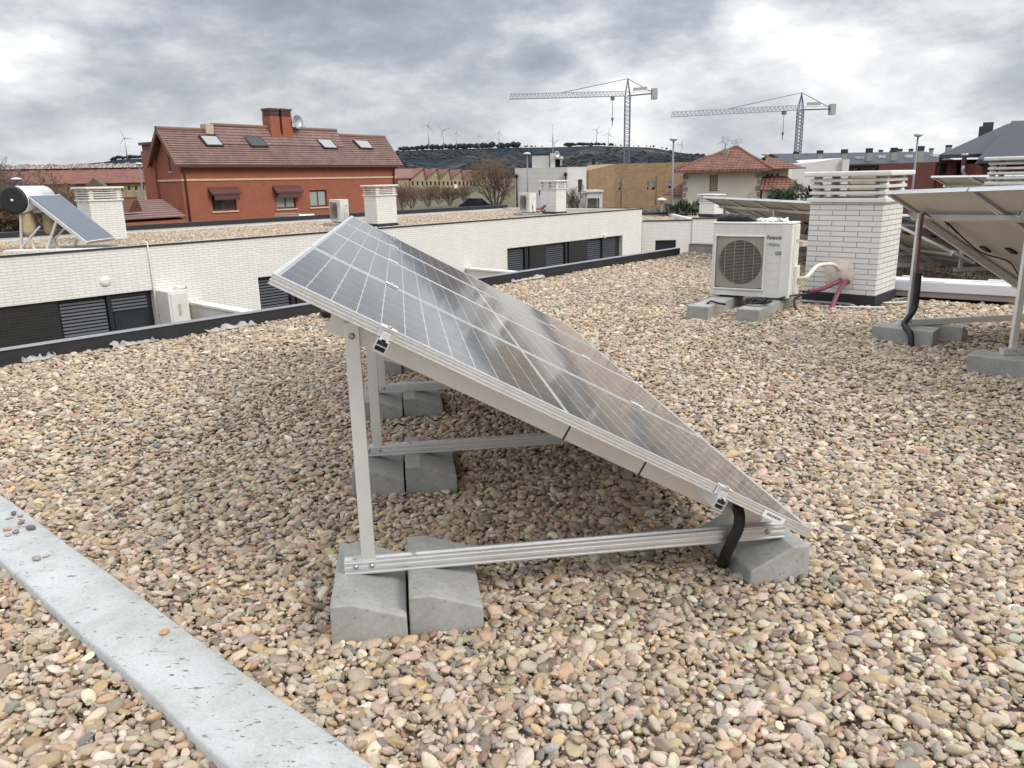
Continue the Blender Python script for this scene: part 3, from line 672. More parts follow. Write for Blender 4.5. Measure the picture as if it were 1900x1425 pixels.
add_conduit([uo + Vector((0, 0, .20)), uo + acx * .10 - acy * .05 + Vector((0, 0, .22)), fm * .5 + (uo + Vector((0, 0, .42))) * .5 - chx * .06, fm - chx * .16 + chy * .03 + Vector((0, 0, .10)), fm - chx * .02 + Vector((0, 0, .03))], .022, 'cream lagged pipe arching from the nearest outdoor unit into the brick chimney', 'insulated_pipe', 'cream_pipe', False, 'pipe', .03)
f2 = fm - chy * .10 + Vector((0, 0, -.10))
gp = atz(1540, 577, 0)
add_conduit([f2 - chx * .01, f2 - chx * .10 + Vector((0, 0, .0)), (f2 - chx * .1) * .5 + gp * .5 + Vector((0, 0, .04)), gp + Vector((0, 0, -.02))], .024, 'magenta corrugated conduit dropping from the big chimney into the gravel', 'conduit_pipe', 'red_pipe', True, 'conduit', .012)
f3 = fm - chy * .02 + Vector((0, 0, -.08)); e3 = atz(1500, 541, .17)
add_conduit([f3 - chx * .01, f3 - chx * .14 + Vector((0, 0, -.02)), f3 * .5 + e3 * .5 - chx * .1 + Vector((0, 0, -.03)), e3], .023, 'magenta corrugated conduit reaching from the big chimney towards the outdoor unit', 'conduit_pipe', 'red_pipe', True, 'conduit', .012)
g3 = atz(1481, 580, 0)
add_conduit([e3 + (f3 - e3).normalized() * .05, e3 - Vector((.08, .02, .03)), e3 * .3 + g3 * .7 + Vector((-.08, 0, .06)), g3 + Vector((0, 0, -.02))], .012, 'thin black cable looping out of the magenta conduit into the gravel', 'black_cable', 'black', False, 'cable', .02)
# flattened offcuts by the chimney foot
def scrap(u, v, L, w, az, label, name='metal_offcut', mat='coping', th=.006, tilt=.03, z=.012, cat='offcut'):
    p = atz(u, v, 0); d = Vector((math.sin(R_(az)), math.cos(R_(az)), tilt)).normalized(); x = d.cross(Vector((0, 0, 1))).normalized(); zz = x.cross(d)
    m = MB(); m.obox(p + Vector((0, 0, z)), x, d, zz, -w / 2, w / 2, -L / 2, L / 2, 0, th); o = m.build(name, M[mat], bevel=.002)
    return tag(o, label, cat)
scrap(1530, 566, .55, .13, 118, 'flat grey strip lying on gravel against the foot of the big chimney', tilt=-.02, z=.03)
scrap(1594, 574, .5, .05, 112, 'thin pale offcut strip lying along the front foot of the big chimney', mat='white', z=.025)
scrap(1664, 566, .30, .05, 95, 'small pale offcut on the gravel right of the big chimney', mat='white', z=.03)
scrap(1676, 558, .34, .04, 70, 'small grey offcut behind the pale one right of the big chimney', z=.03)

# long white packaging stack
pk0, pk1 = atz(1662, 552, .0), atz(1893, 566, .0)
pd = (pk1 - pk0); pd.z = 0; pdl = pd.length; pd.normalize(); px_ = Vector((-pd.y, pd.x, 0)); O = Vector((pk0.x, pk0.y, 0)) - pd * .4
m = MB(); m.obox(O, pd, px_, (0, 0, 1), 0, pdl + .35, .02, .42, .02, .085); tag(m.build('cardboard_package', M['card_brown'], bevel=.006), 'flat brown package under the long white carton behind the right hand array', 'package')
m = MB(); m.obox(O, pd, px_, (0, 0, 1), .02, pdl + .38, -.01, .40, .089, .205); ct = m.build('cardboard_carton', M['card'], bevel=.008)
tag(ct, 'long white carton lying on a brown package behind the right hand array', 'carton')
m = MB()
for a, b, y0 in ((.1, .9, -.0), (1.15, 1.75, .22), (.4, .62, .36), (1.3, 1.5, .37)): m.obox(O, pd, px_, (0, 0, 1), a, b, y0, y0 + .05, .2065, .214 + .006 * (y0 > .3))
m.build('carton_flap', M['card'], ct)
q = O + pd * (pdl / 2) + px_ * .2
EXCL.append((q, pd, pdl / 2 + .38, .22))

# red and black tool by the parapet, kerb blocks beside it
tp = atz(616, 590, 0)
tr = thing('power_tool', tp, 'red and black power tool lying on the gravel by the black parapet', 'power tool')
m = MB(); d = Vector((.83, -.55, 0)); n_ = Vector((.55, .83, 0)); z_ = Vector((0, 0, 1))
def ell(m, c, x, y, z, a, b, h, N=14, K=7):
    vs = [c + x * a * math.cos(2 * math.pi * k / N) * math.cos(t) + y * b * math.sin(2 * math.pi * k / N) * math.cos(t) + z * h * math.sin(t) for t in np.linspace(-1.5, 1.5, K) for k in range(N)]
    fs = [(i * N + k, i * N + (k + 1) % N, (i + 1) * N + (k + 1) % N, (i + 1) * N + k) for i in range(K - 1) for k in range(N)] + [tuple(range(N - 1, -1, -1)), tuple((K - 1) * N + k for k in range(N))]
    m.add(vs, fs, True)
ell(m, tp + z_ * .06, d, n_, z_, .17, .09, .06); m.build('body', M['black'], tr)
m = MB(); ell(m, tp + z_ * .095 + d * .01, d, n_, z_, .11, .06, .05); m.build('shell', M['tool_red'], tr)
m = MB(); m.tube([tp - d * .16 + z_ * .07, tp - d * .12 + z_ * .115, tp - d * .03 + z_ * .15, tp + d * .07 + z_ * .14], .014); m.build('handle', M['white'], tr)
for k in (-1, 1):
    m = MB(); m.lathe(tp + d * .09 * 1 + n_ * .075 * k + z_ * .045, [(.045, -.015), (.05, 0), (.045, .015)], 16, n_); m.build('wheel', M['black'], tr)
bp = atz(648, 592, 0)
for k in range(2):
    block('concrete_block', Vector((bp.x + .26 * k * .9, bp.y - .26 * k * .2, 0)), (.2, 1, 0), .4, 'brownish concrete block next to the red and black tool, %s of two' % ('left', 'right')[k], 'concrete block', cham=False, h=.11, mat='conc_warm')

# ================================================================ own roof
PAR = Pl(atz(590, 583, 0) + Vector((0, 0, 0)), 42.3)   # inner face of the parapet
_o = PAR.p; sA = -14.0; sB = PAR.hit(1262, 464)[0]
zt = PAR.hit(300, 600)[1]
PH = .125
rt = thing('roof_parapet', PAR.pt((sA + sB) / 2, -.1, 0), 'low black parapet with a grey metal coping along the near roof edge', 'parapet')
m = MB(); m.fbox(PAR, sA, sB, -.09, 0, -.4, PH); m.build('upstand', M['membrane'], rt, bevel=.006)
m = MB()
for k in range(9):
    a, b = sA + (sB - sA) * k / 9, sA + (sB - sA) * (k + 1) / 9
    m.fbox(PAR, a + .002, b - .002, -.105, .012, PH + .002, PH + .012)
m.build('coping', M['coping'], rt, bevel=.002)
lw = Pl(atz(1277, 468, 0), 132.3)       # low wall at the back of this roof
m = MB(); m.fbox(lw, -.0, 9, -.25, 0, -.1, .16); tag(m.build('boundary_upstand', M['conc_warm'], bevel=.006), 'low brownish concrete upstand crossing the roof behind the outdoor unit', 'low wall')
m = MB(); m.fbox(lw, 0.02, 9, -.27, .02, .162, .175); o = m.build('coping', M['coping'], bpy.data.objects['boundary_upstand'])
# crumpled felt edge strips lying along the parapet
r = random.Random(3)
for k, (u, v, L, wh) in enumerate(((425, 610, .55, 'left of the foreground array'), (245, 631, .4, 'under the dark window band'), (70, 664, .25, 'at the far left'), (975, 516, .7, 'right of the foreground array'))):
    s0, _ = PAR.hit(u, v); m = MB(); N = 14
    vs = []
    for i in range(N + 1):
        a = s0 + L * (i / N - .5); w = .012 + .035 * r.random(); h = -.012 + .05 * r.random() ** 2
        for j, (o_, z_) in enumerate(((.01, h + .03), (.04 + w * .3, h + .02), (.05 + w, .012))): vs.append(PAR.pt(a + r.uniform(-.02, .02), o_, z_))
    m.add(vs, [(i * 3 + j, (i + 1) * 3 + j, (i + 1) * 3 + j + 1, i * 3 + j + 1) for i in range(N) for j in range(2)], False)
    o = m.build('felt_strip', M['weight'], fix=False); sd = o.modifiers.new('Thickness', 'SOLIDIFY'); sd.thickness = .004
    tag(o, 'crumpled pale felt strip along the black parapet, ' + wh, 'felt strip', 'felt strips along the parapet')
# slab under the gravel: polygon of the roof
pA = PAR.pt(sA, -.1, 0); pB = PAR.pt(sB + .1, -.1, 0)
far = PAR.pt(sB + 12.0, -.1, 0)
poly = [pA, pB, lw.pt(-.25, -.25, 0), lw.pt(-.25, -9.0, 0), lw.pt(16, -9.0, 0), Vector((24, -6, 0)), Vector((-8, -6, 0))]
m = MB(); m.prism([Vector((p.x, p.y, -3.2)) for p in poly], (0, 0, 3.17))
t = NT('dark grit between the pebbles'); t.set(.95); t.base(t.ramp(t.noise(t.coord(), 60, 4), [(.3, (.12, .095, .07)), (.7, (.28, .22, .16))]))
tag(m.build('flat_roof', t.m), None, None, None, 'structure')
# light concrete strip at lower left
def strip():
    d = Vector((.7525, -.6586, 0)); x = Vector((.6586, .7525, 0)); a0, a1 = .752, .988
    N = 60; m = MB(); r = random.Random(9); vs = []
    O = Vector((0, 0, 0))
    for i in range(N + 1):
        a = -5.2 + 8 * i / N
        w0 = .0025 * math.sin(i * .9) + r.uniform(-.0015, .0015); w1 = .002 * math.sin(i * .7 + 1) + r.uniform(-.0015, .0015)
        for (b, z) in ((a0 + w0, -.05), (a0 + w0, .035), (a0 + w0 + .008, .046), ((a0 + a1) / 2, .048), (a1 + w1 - .01, .046), (a1 + w1, .036), (a1 + w1, -.05)):
            vs.append(O + d * a + x * b + Vector((0, 0, z)))
    m.add(vs, [(i * 7 + j, (i + 1) * 7 + j, (i + 1) * 7 + j + 1, i * 7 + j + 1) for i in range(N) for j in range(6)], True)
    t = NT('pale speckled concrete'); t.set(.75)
    co = t.coord(); mp = t.node('ShaderNodeMapping'); mp.inputs['Rotation'].default_value = (0, 0, R_(41)); mp.inputs['Scale'].default_value = (1, 2.4, 1); t.link(co, mp.inputs[0])
    n = t.noise(mp.outputs[0], 34, 6, .66); n2 = t.noise(co, 3, 3); n3 = t.noise(mp.outputs[0], 9, 2)
    spots = t.math('MULTIPLY', t.ramp(n, [(.60, 0.0), (.64, 1.0)]), t.ramp(n3, [(.42, 0.0), (.56, 1.0)]))
    base = t.ramp(n2, [(.3, (.455, .466, .452)), (.7, (.54, .548, .53))])
    base = t.mix(1.0, base, t.ramp(t.noise(co, 160, 3), [(.3, .88), (.7, 1.05)]), 'MULTIPLY')
    base = t.mix(1.0, base, t.ramp(t.noise(co, 6.5, 7, .7), [(.32, (.80, .79, .74)), (.55, (1.0, 1.0, 1.0))]), 'MULTIPLY')
    t.base(t.mix(t.math('MULTIPLY', spots, .85), base, (.05, .06, .07)))
    t.bump(t.math('SUBTRACT', t.noise(co, 60, 5), t.math('MULTIPLY', spots, .6)), .004, .55)
    o = m.build('concrete_strip', t.m)
    tag(o, 'pale speckled concrete strip crossing the gravel at lower left', 'concrete strip')
    EXCL.append((d * -1.2 + x * (a0 + a1) / 2, d, 4.0, (a1 - a0) / 2 - .012))
strip()

# ---------------------------------------------------------------- pebbles
def M_pebble(name, attr):
    t = NT(name); t.set(.68, 0, .35)
    if attr:
        at_ = t.node('ShaderNodeAttribute', attribute_type='INSTANCER', attribute_name='col'); col = at_.outputs['Color']
        at2 = t.node('ShaderNodeAttribute', attribute_type='INSTANCER', attribute_name='rnd'); off = at2.outputs['Vector']
    else:
        col = None; off = None
    co = t.coord()
    if off is not None:
        va = t.node('ShaderNodeVectorMath', operation='ADD'); t.link(co, va.inputs[0]); t.link(off, va.inputs[1]); co = va.outputs[0]
    n = t.noise(co, 1.4, 5, .65, .6); n2 = t.noise(co, 7, 3, .6)
    f = t.ramp(n, [(.25, .74), (.5, 1.0), (.8, 1.2)])
    if col is None: col = t.n.new('ShaderNodeRGB'); col.outputs[0].default_value = (.36, .28, .2, 1); col = col.outputs[0]
    c = t.mix(1.0, col, f, 'MULTIPLY'); c = t.mix(t.math('MULTIPLY', t.ramp(n2, [(.55, 0.0), (.75, 1.0)]), .35), c, (.42, .36, .28))
    t.base(c); t.bump(n2, .03, .25)
    return t.m
PEB = M_pebble('river pebble', True)
PCOL = bpy.data.collections.new('pebble shapes')
def pebble_mesh(name, seed, sub=3):
    r = random.Random(seed)
    bm = bmesh.new(); bmesh.ops.create_icosphere(bm, subdivisions=sub, radius=.5)
    sx, sy, sz = 1.0, r.uniform(.58, .86), r.uniform(.32, .54)
    ks = [(Vector((r.gauss(0, 1), r.gauss(0, 1), r.gauss(0, 1))).normalized(), r.uniform(.10, .32), r.uniform(.22, .42)) for _ in range(8)]
    ph = [r.uniform(0, 6.28) for _ in range(6)]
    for v in bm.verts:
        p = v.co.normalized(); e = r.uniform(0, 0)
        q = Vector([math.copysign(abs(c) ** .80, c) for c in p]).normalized() * (.5)
        k = 1 + .07 * math.sin(3.1 * p.x + ph[0]) * math.sin(2.7 * p.y + ph[1]) + .05 * math.sin(4.3 * p.z + 2 * p.x + ph[2]) + .03 * math.sin(6 * p.y + ph[3])
        for d, a, w in ks:                 # worn facets
            t = p.dot(d)
            if t > 1 - w: k -= a * (t - (1 - w)) * 1.1
        v.co = Vector((q.x * sx, q.y * sy, q.z * sz)) * k
    me = bpy.data.meshes.new(name); bm.to_mesh(me); bm.free()
    me.polygons.foreach_set('use_smooth', [True] * len(me.polygons)); me.update(); me.materials.append(PEB)
    return me
NP = 14
for i in range(NP):
    PCOL.objects.link(bpy.data.objects.new('pebble_%02d' % i, pebble_mesh('pebble_%02d' % i, 100 + i)))
PAL = np.array([[.46, .375, .28], [.50, .425, .335], [.42, .335, .245], [.385, .31, .23], [.47, .40, .33], [.53, .47, .385], [.35, .28, .21], [.43, .315, .185], [.31, .215, .14],
                [.45, .365, .305], [.30, .275, .24], [.38, .355, .315], [.18, .18, .18], [.57, .52, .44], [.29, .165, .115], [.28, .21, .185], [.49, .37, .23], [.23, .185, .145]])
PAL = (PAL * .92 + np.array([.48, .42, .35]) * .08) * np.array([1.01, .96, .895])
PW = np.array([14, 13, 13, 10, 10, 8, 8, 6, 4, 8, 4, 5, 1.3, 5, 1.6, 2.4, 4, 3.]); PW /= PW.sum()
def undul(x, y):
    return .012 * np.sin(x * 1.7 + .6 * y) * np.cos(y * 1.3 - .4 * x) + .008 * np.sin(3.1 * x + 2) * np.sin(2.7 * y + 1)
def in_poly(x, y, P):
    c = np.zeros(len(x), bool); n = len(P)
    for i in range(n):
        x0, y0 = P[i]; x1, y1 = P[(i + 1) % n]
        k = ((y0 > y) != (y1 > y)) & (x < (x1 - x0) * (y - y0) / (y1 - y0 + 1e-12) + x0); c ^= k
    return c
def scatter(name, P, cell, z, r0, r1, cam_wedge=True, zj=.005, excl=True, tilt=.30, sz=(.030, .056), zfun=undul):
    P = np.array([(p[0], p[1]) for p in P]); x0, y0 = P.min(0); x1, y1 = P.max(0)
    nx, ny = int((x1 - x0) / cell), int((y1 - y0) / cell)
    gx, gy = np.meshgrid(np.arange(nx), np.arange(ny)); gx = gx.ravel() + .5 * (gy.ravel() % 2); gy = gy.ravel()
    x = x0 + gx * cell + rng.uniform(-.48, .48, gx.size) * cell; y = y0 + gy * cell + rng.uniform(-.48, .48, gx.size) * cell
    d = np.hypot(x, y); az = np.arctan2(x, y)
    k = (d >= r0) & (d < r1) & in_poly(x, y, P)
    if cam_wedge: k &= (np.abs(az - 0.02) < R_(40)) | (d < 2.0)
    x, y = x[k], y[k]
    if excl:
        k = np.ones(len(x), bool)
        for c, ex, hx, hy in EXCL:
            dx, dy = x - c[0], y - c[1]; a = dx * ex[0] + dy * ex[1]; b = -dx * ex[1] + dy * ex[0]
            k &= ~((np.abs(a) < hx) & (np.abs(b) < hy))
        x, y = x[k], y[k]
    n = len(x)
    L = np.clip(rng.lognormal(math.log(sum(sz) / 2 * .90), .34, n), sz[0] * .6, sz[1] * 1.6)
    scl = np.stack([L * rng.uniform(.9, 1.25, n), L * rng.uniform(.85, 1.1, n), L * rng.uniform(.8, 1.25, n)], 1)
    rot = np.stack([rng.normal(0, tilt, n), rng.normal(0, tilt, n), rng.uniform(0, 6.283, n)], 1)
    zz = z + rng.normal(0, zj, n) + (zfun(x, y) if zfun else 0)
    ci = rng.choice(len(PAL), n, p=PW); col = PAL[ci] * rng.normal(1, .18, (n, 1)) * rng.normal(1, .035, (n, 3)); col = np.clip(col, .02, .75)
    return np.stack([x, y, zz], 1), rot, scl, col
def gravel_object(name, parts, loc=(0, 0, 0)):
    pos, rot, scl, col = [np.concatenate(a) for a in zip(*parts)]; n = len(pos)
    me = bpy.data.meshes.new(name); me.vertices.add(n); me.vertices.foreach_set('co', pos.astype(np.float32).ravel())
    for nm, ty, dat in (('rot', 'FLOAT_VECTOR', rot), ('scl', 'FLOAT_VECTOR', scl), ('rnd', 'FLOAT_VECTOR', rng.uniform(-50, 50, (n, 3)))):
        a = me.attributes.new(nm, ty, 'POINT'); a.data.foreach_set('vector', dat.astype(np.float32).ravel())
    a = me.attributes.new('col', 'FLOAT_VECTOR', 'POINT'); a.data.foreach_set('vector', col.astype(np.float32).ravel())
    a = me.attributes.new('idx', 'INT', 'POINT'); a.data.foreach_set('value', rng.integers(0, NP, n).astype(np.int32))
    me.update(); me.materials.append(PEB)
    o = bpy.data.objects.new(name, me); COL.objects.link(o)
    g = bpy.data.node_groups.get('lay pebbles')
    if g is None:
        g = bpy.data.node_groups.new('lay pebbles', 'GeometryNodeTree')
        g.interface.new_socket('Geometry', in_out='INPUT', socket_type='NodeSocketGeometry'); g.interface.new_socket('Geometry', in_out='OUTPUT', socket_type='NodeSocketGeometry')
        gi = g.nodes.new('NodeGroupInput'); go = g.nodes.new('NodeGroupOutput'); ip = g.nodes.new('GeometryNodeInstanceOnPoints'); ci = g.nodes.new('GeometryNodeCollectionInfo')
        ci.inputs['Collection'].default_value = PCOL; ci.inputs['Separate Children'].default_value = True; ci.inputs['Reset Children'].default_value = True
        def na(nm, ty):
            k = g.nodes.new('GeometryNodeInputNamedAttribute'); k.data_type = ty; k.inputs['Name'].default_value = nm; return [s for s in k.outputs if s.enabled][0]
        e = g.nodes.new('FunctionNodeEulerToRotation'); L = g.links.new
        L(na('rot', 'FLOAT_VECTOR'), e.inputs[0]); L(gi.outputs[0], ip.inputs['Points']); L(ci.outputs[0], ip.inputs['Instance'])
        ip.inputs['Pick Instance'].default_value = True
        L(na('idx', 'INT'), ip.inputs['Instance Index']); L(e.outputs[0], ip.inputs['Rotation']); L(na('scl', 'FLOAT_VECTOR'), ip.inputs['Scale']); L(ip.outputs[0], go.inputs[0])
    md = o.modifiers.new('Pebbles', 'NODES'); md.node_group = g
    return tag(o, None, None, None, 'stuff')
gpoly = [PAR.pt(sA, .0, 0), PAR.pt(sB, .0, 0), lw.pt(0, 0, 0), lw.pt(-.2, -8.9, 0), lw.pt(15.5, -8.9, 0), Vector((16, -1, 0)), Vector((-8, -1, 0))]
gp_ = [(p.x, p.y) for p in gpoly]
parts = [scatter('grit', gp_, .019, -.010, 0, 3.6, sz=(.008, .017), zj=.006, tilt=.6), scatter('a', gp_, .0250, -.004, 0, 7.0, sz=(.023, .047)), scatter('b', gp_, .034, -.020, 0, 4.5, tilt=.6), scatter('c', gp_, .032, -.004, 7.0, 13.0), scatter('d', gp_, .045, -.004, 13.0, 27, sz=(.038, .065))]
gravel_object('gravel', parts)['label'] = 'loose rounded beige river pebbles covering the near flat roof'
# stones lying on the concrete strip, each on its own
def loose(u, v, L, col, desc, seed):
    p = atz(u, v, .048); me = pebble_mesh('loose_pebble', seed)
    t = PEB.copy(); nt = t.node_tree
    for nd in [n for n in nt.nodes if n.type == 'ATTRIBUTE']:
        if nd.attribute_name == 'col':
            g = nt.nodes.new('ShaderNodeRGB'); g.outputs[0].default_value = (*col, 1)
            for l in list(nd.outputs['Color'].links): nt.links.new(g.outputs[0], l.to_socket)
        nt.nodes.remove(nd)
    me.materials.clear(); me.materials.append(t)
    zmin = min(v_.co.z for v_ in me.vertices)
    o = bpy.data.objects.new('loose_pebble', me); COL.objects.link(o); o.scale = (L, L, L); o.rotation_euler = (0, 0, seed * 1.7); o.location = (p.x, p.y, .047 - zmin * L)
    tag(o, desc, 'pebble', 'pebbles lying on the concrete strip')
for i, a in enumerate(((306, 1174, .035, (.55, .28, .13), 'orange pebble alone on the middle of the concrete strip'), (68, 1039, .040, (.33, .31, .28), 'grey pebble on the concrete strip beside a paler sliver'), (86, 1033, .026, (.45, .42, .36), 'pale sliver of stone on the concrete strip'),
    (58, 982, .044, (.16, .14, .125), 'dark brown pebble on the concrete strip, biggest of its cluster'), (40, 971, .038, (.26, .19, .16), 'mauve flat pebble next to the dark brown one on the strip'), (14, 984, .034, (.50, .32, .19), 'tan orange pebble at the left of the strip cluster'),
    (30, 989, .036, (.30, .21, .17), 'reddish brown pebble below the mauve one on the strip'), (15, 994, .030, (.40, .36, .31), 'greyish beige pebble lowest in the strip cluster'), (26, 955, .034, (.15, .14, .13), 'small blackish pebble highest in the strip cluster'), (18, 962, .032, (.44, .39, .32), 'pale pebble left of the blackish one on the strip'), (38, 958, .03, (.42, .30, .25), 'pinkish pebble right of the blackish one on the strip'))):
    loose(*a, 300 + i)
# ================================================================ white house across the gap
FA = PAR.off(-10.3)
zA = sum(FA.hit(u, v)[1] for u, v in ((0, 470), (600, 431), (1190, 393))) / 3
sA0 = FA.hit(-260, 490)[0]; sA1 = FA.hit(1191, 400)[0]; DA = 7.8; zr = zA - .10
GZ = -3.2
hA = thing('white_house', FA.pt((sA0 + sA1) / 2, -DA / 2, GZ), 'long low white brick house with a gravel flat roof across the gap', 'house')
wb = -2.75
def rect_h(u0, v0, u1, v1, zb=wb):
    a = FA.hit(u0, v0); b = FA.hit(u1, v1); return (a[0], b[0], zb, (a[1] + b[1]) / 2)
H1 = rect_h(-160, 576, 283, 532.5); H2 = rect_h(478, 512, 640, 494); H3 = rect_h(941, 467, 1155, 443.5)
zt_ = sum(h[3] for h in (H1, H2, H3)) / 3
H1, H2, H3 = [(h[0], h[1], h[2], zt_) for h in (H1, H2, H3)]
m = MB(); wall_holes(m, FA, sA0, sA1, GZ, zA, [H1, H2, H3], .16)
m.fbox(FA, sA1 - .25, sA1, -DA, -.002, GZ, zA - .002); m.fbox(FA, sA0, sA0 + .25, -DA, -.002, GZ, zA - .002); m.fbox(FA, sA0 + .26, sA1 - .26, -DA, -DA + .25, GZ, zA - .002)
m.build('wall', M['white_brick_far'], hA)
m = MB(); m.fbox(FA, sA0 + .26, sA1 - .26, -DA + .26, -.003, zr - .3, zr - .03); m.fbox(FA, sA0 + .26, sA1 - .26, -.30, -.20, GZ, zr - .31)
m.build('roof', M['membrane'], hA)
m = MB(); m.fbox(FA, sA0, sA1 + .03, -.12, .025, zA + .001, zA + .035); m.build('coping', M['membrane'], hA)
m = MB(); m.fbox(FA, sA0, sA1 + .03, -.26, -.125, zA - .03, zA + .03); m.build('coping_trim', M['white_conc'], hA)
m = MB(); m.fbox(FA, sA0, sA1, -DA - .02, -DA + .28, zA + .001, zr + .24); m.build('rear_upstand', M['membrane'], hA)
def louvre(pl, s0, s1, z0, z1, o, parent, name='shutter', p=.075):
    m = MB(); n = int((z1 - z0) / p)
    for i in range(n):
        z = z0 + p * i
        m.hexa([pl.pt(s0, o, z), pl.pt(s1, o, z), pl.pt(s1, o + .03, z + .008), pl.pt(s0, o + .03, z + .008)], [pl.pt(s0, o, z + p * .55), pl.pt(s1, o, z + p * .55), pl.pt(s1, o + .012, z + p * .7), pl.pt(s0, o + .012, z + p * .7)])
    return m.build(name, M['shutter'], parent, fix=True)
def flat(name, mat, pl, s0, s1, o0, o1, z0, z1, parent, bevel=0):
    m = MB(); m.fbox(pl, s0, s1, o0, o1, z0, z1); return m.build(name, M[mat], parent, bevel=bevel)
def S(u, v): return FA.hit(u, v)[0]
def band(Hh, items):
    f = flat('window_band', 'dark_frame', FA, Hh[0], Hh[1], -.22, -.161, Hh[2], Hh[3], hA)
    for k, u0, u1, v in items:
        a, b = S(u0, v), S(u1, v)
        if k == 'brick': flat('dark_brick_panel', 'black_brick', FA, a, b, -.16, -.06, Hh[2] + .01, Hh[3] - .004, f)
        elif k == 'shut': louvre(FA, a, b, Hh[2], Hh[3] - .03, -.15, f)
        elif k == 'mull': flat('mullion', 'dark_frame', FA, a, b, -.16, -.08, Hh[2] + .02, Hh[3] - .012, f)
        elif k == 'glass':
            flat('sash', 'dark_frame', FA, a, b, -.16, -.10, Hh[2] + .03, Hh[3] - .42, f)
            flat('pane', 'glass', FA, a + .12, b - .12, -.099, -.094, Hh[2] + .1, Hh[3] - .52, f)
            louvre(FA, a, b, Hh[3] - .40, Hh[3] - .02, -.15, f)
band(H1, [('brick', -158, 108, 560), ('shut', 110, 196, 545), ('mull', 198, 206, 540), ('glass', 208, 274, 540)])
band(H2, [('shut', 480, 536, 505), ('mull', 538, 546, 505), ('brick', 548, 634, 500)])
band(H3, [('shut', 943, 975, 470), ('mull', 977, 983, 470), ('brick', 985, 1015, 465), ('shut', 1017, 1050, 460), ('mull', 1052, 1056, 458), ('brick', 1058, 1092, 455), ('shut', 1094, 1119, 452), ('mull', 1120, 1123, 450), ('shut', 1124, 1146, 448)])
for u, v, w in ((195, 522, 'left'), (1122, 437, 'right')):
    a, z = FA.hit(u, v); m = MB(); m.lathe(FA.pt(a, 0, z), [(.115, 0), (.115, .012), (.09, .035), (.03, .045)], 20, FA.n); m.build('wall_lamp', M['white_conc'], hA)
a, z = FA.hit(279, 500); m = MB(); m.tube([FA.pt(a, .03, wb), FA.pt(a, .03, zA - .3), FA.pt(a, .03, zA + .10), FA.pt(a, -.25, zA + .12)], .016); m.build('pipe', M['white_conc'], hA)
# meter cabinet with a camera on it, courtyard partition walls
FB = FA.off(.6); c0 = FB.hit(311, 545)[0]; c1 = FB.hit(347, 538)[0]; cz1 = FB.hit(328, 540)[1]
cab = thing('meter_cabinet', FB.pt((c0 + c1) / 2, -.3, GZ), 'grey white metal meter cabinet with a small yellowed window beside the dark windows', 'cabinet')
m = MB(); m.fbox(FB, c0, c1, -.59, 0, GZ, cz1); m.build('cabinet_body', M['ac_white'], cab, bevel=.01)
m = MB(); m.fbox(FB, c0 + .05, c1 - .04, .001, .02, GZ + .1, cz1 - .06); dr = m.build('door', M['ac_panel'], cab, bevel=.005)
q = FB.rect(330, 564, 337, 584); m = MB(); m.fbox(FB, q[0], q[1], .021, .03, q[2], q[3]); m.build('viewing_window', M['yellow_plastic'], dr)
sc_ = thing('security_camera', FB.pt((c0 + c1) / 2, -.2, cz1), 'small white security camera mounted above the meter cabinet', 'security camera')
m = MB(); p = FB.pt((c0 + c1) / 2 + .02, -.15, cz1 + .07); m.tube([p, p + FB.d * .2 + FB.n * .10 - Vector((0, 0, .02))], .038, 12); m.build('camera_body', M['white'], sc_)
m = MB(); p2 = p + FB.d * .2 + FB.n * .10 - Vector((0, 0, .02)); m.tube([p2, p2 + (FB.d * .2 + FB.n * .1).normalized() * .02], .033, 12); m.build('lens', M['black'], sc_)
m = MB(); m.tube([p - FB.n * .05, p - FB.n * .05 - Vector((0, 0, .065))], .018, 8); m.build('bracket', M['white'], sc_)
for u, v, w in ((352, 560, 'left of the foreground array'), (864, 497, 'right of the foreground array')):
    a, z = FA.hit(u, v)
    o = flat('partition_wall', 'white_render', FA, a, a + .22, .03, 4.6, GZ, z - .05, None); tag(o, 'white rendered courtyard partition wall seen over the parapet, ' + w, 'wall', 'courtyard partition walls')
    flat('coping', 'white_conc', FA, a - .04, a + .26, .03, 4.6, z - .048, z, o)
# pebbles on that roof
pA4 = [FA.pt(sA0 + .3, -.27, 0), FA.pt(sA1 - .3, -.27, 0), FA.pt(sA1 - .3, -DA + .3, 0), FA.pt(sA0 + .3, -DA + .3, 0)]
gravel_object('roof_gravel', [scatter('e', [(p.x, p.y) for p in pA4], .043, zr - .012, 0, 40, excl=False, sz=(.036, .06))])['label'] = 'beige pebbles covering the flat roof of the white house across the gap'

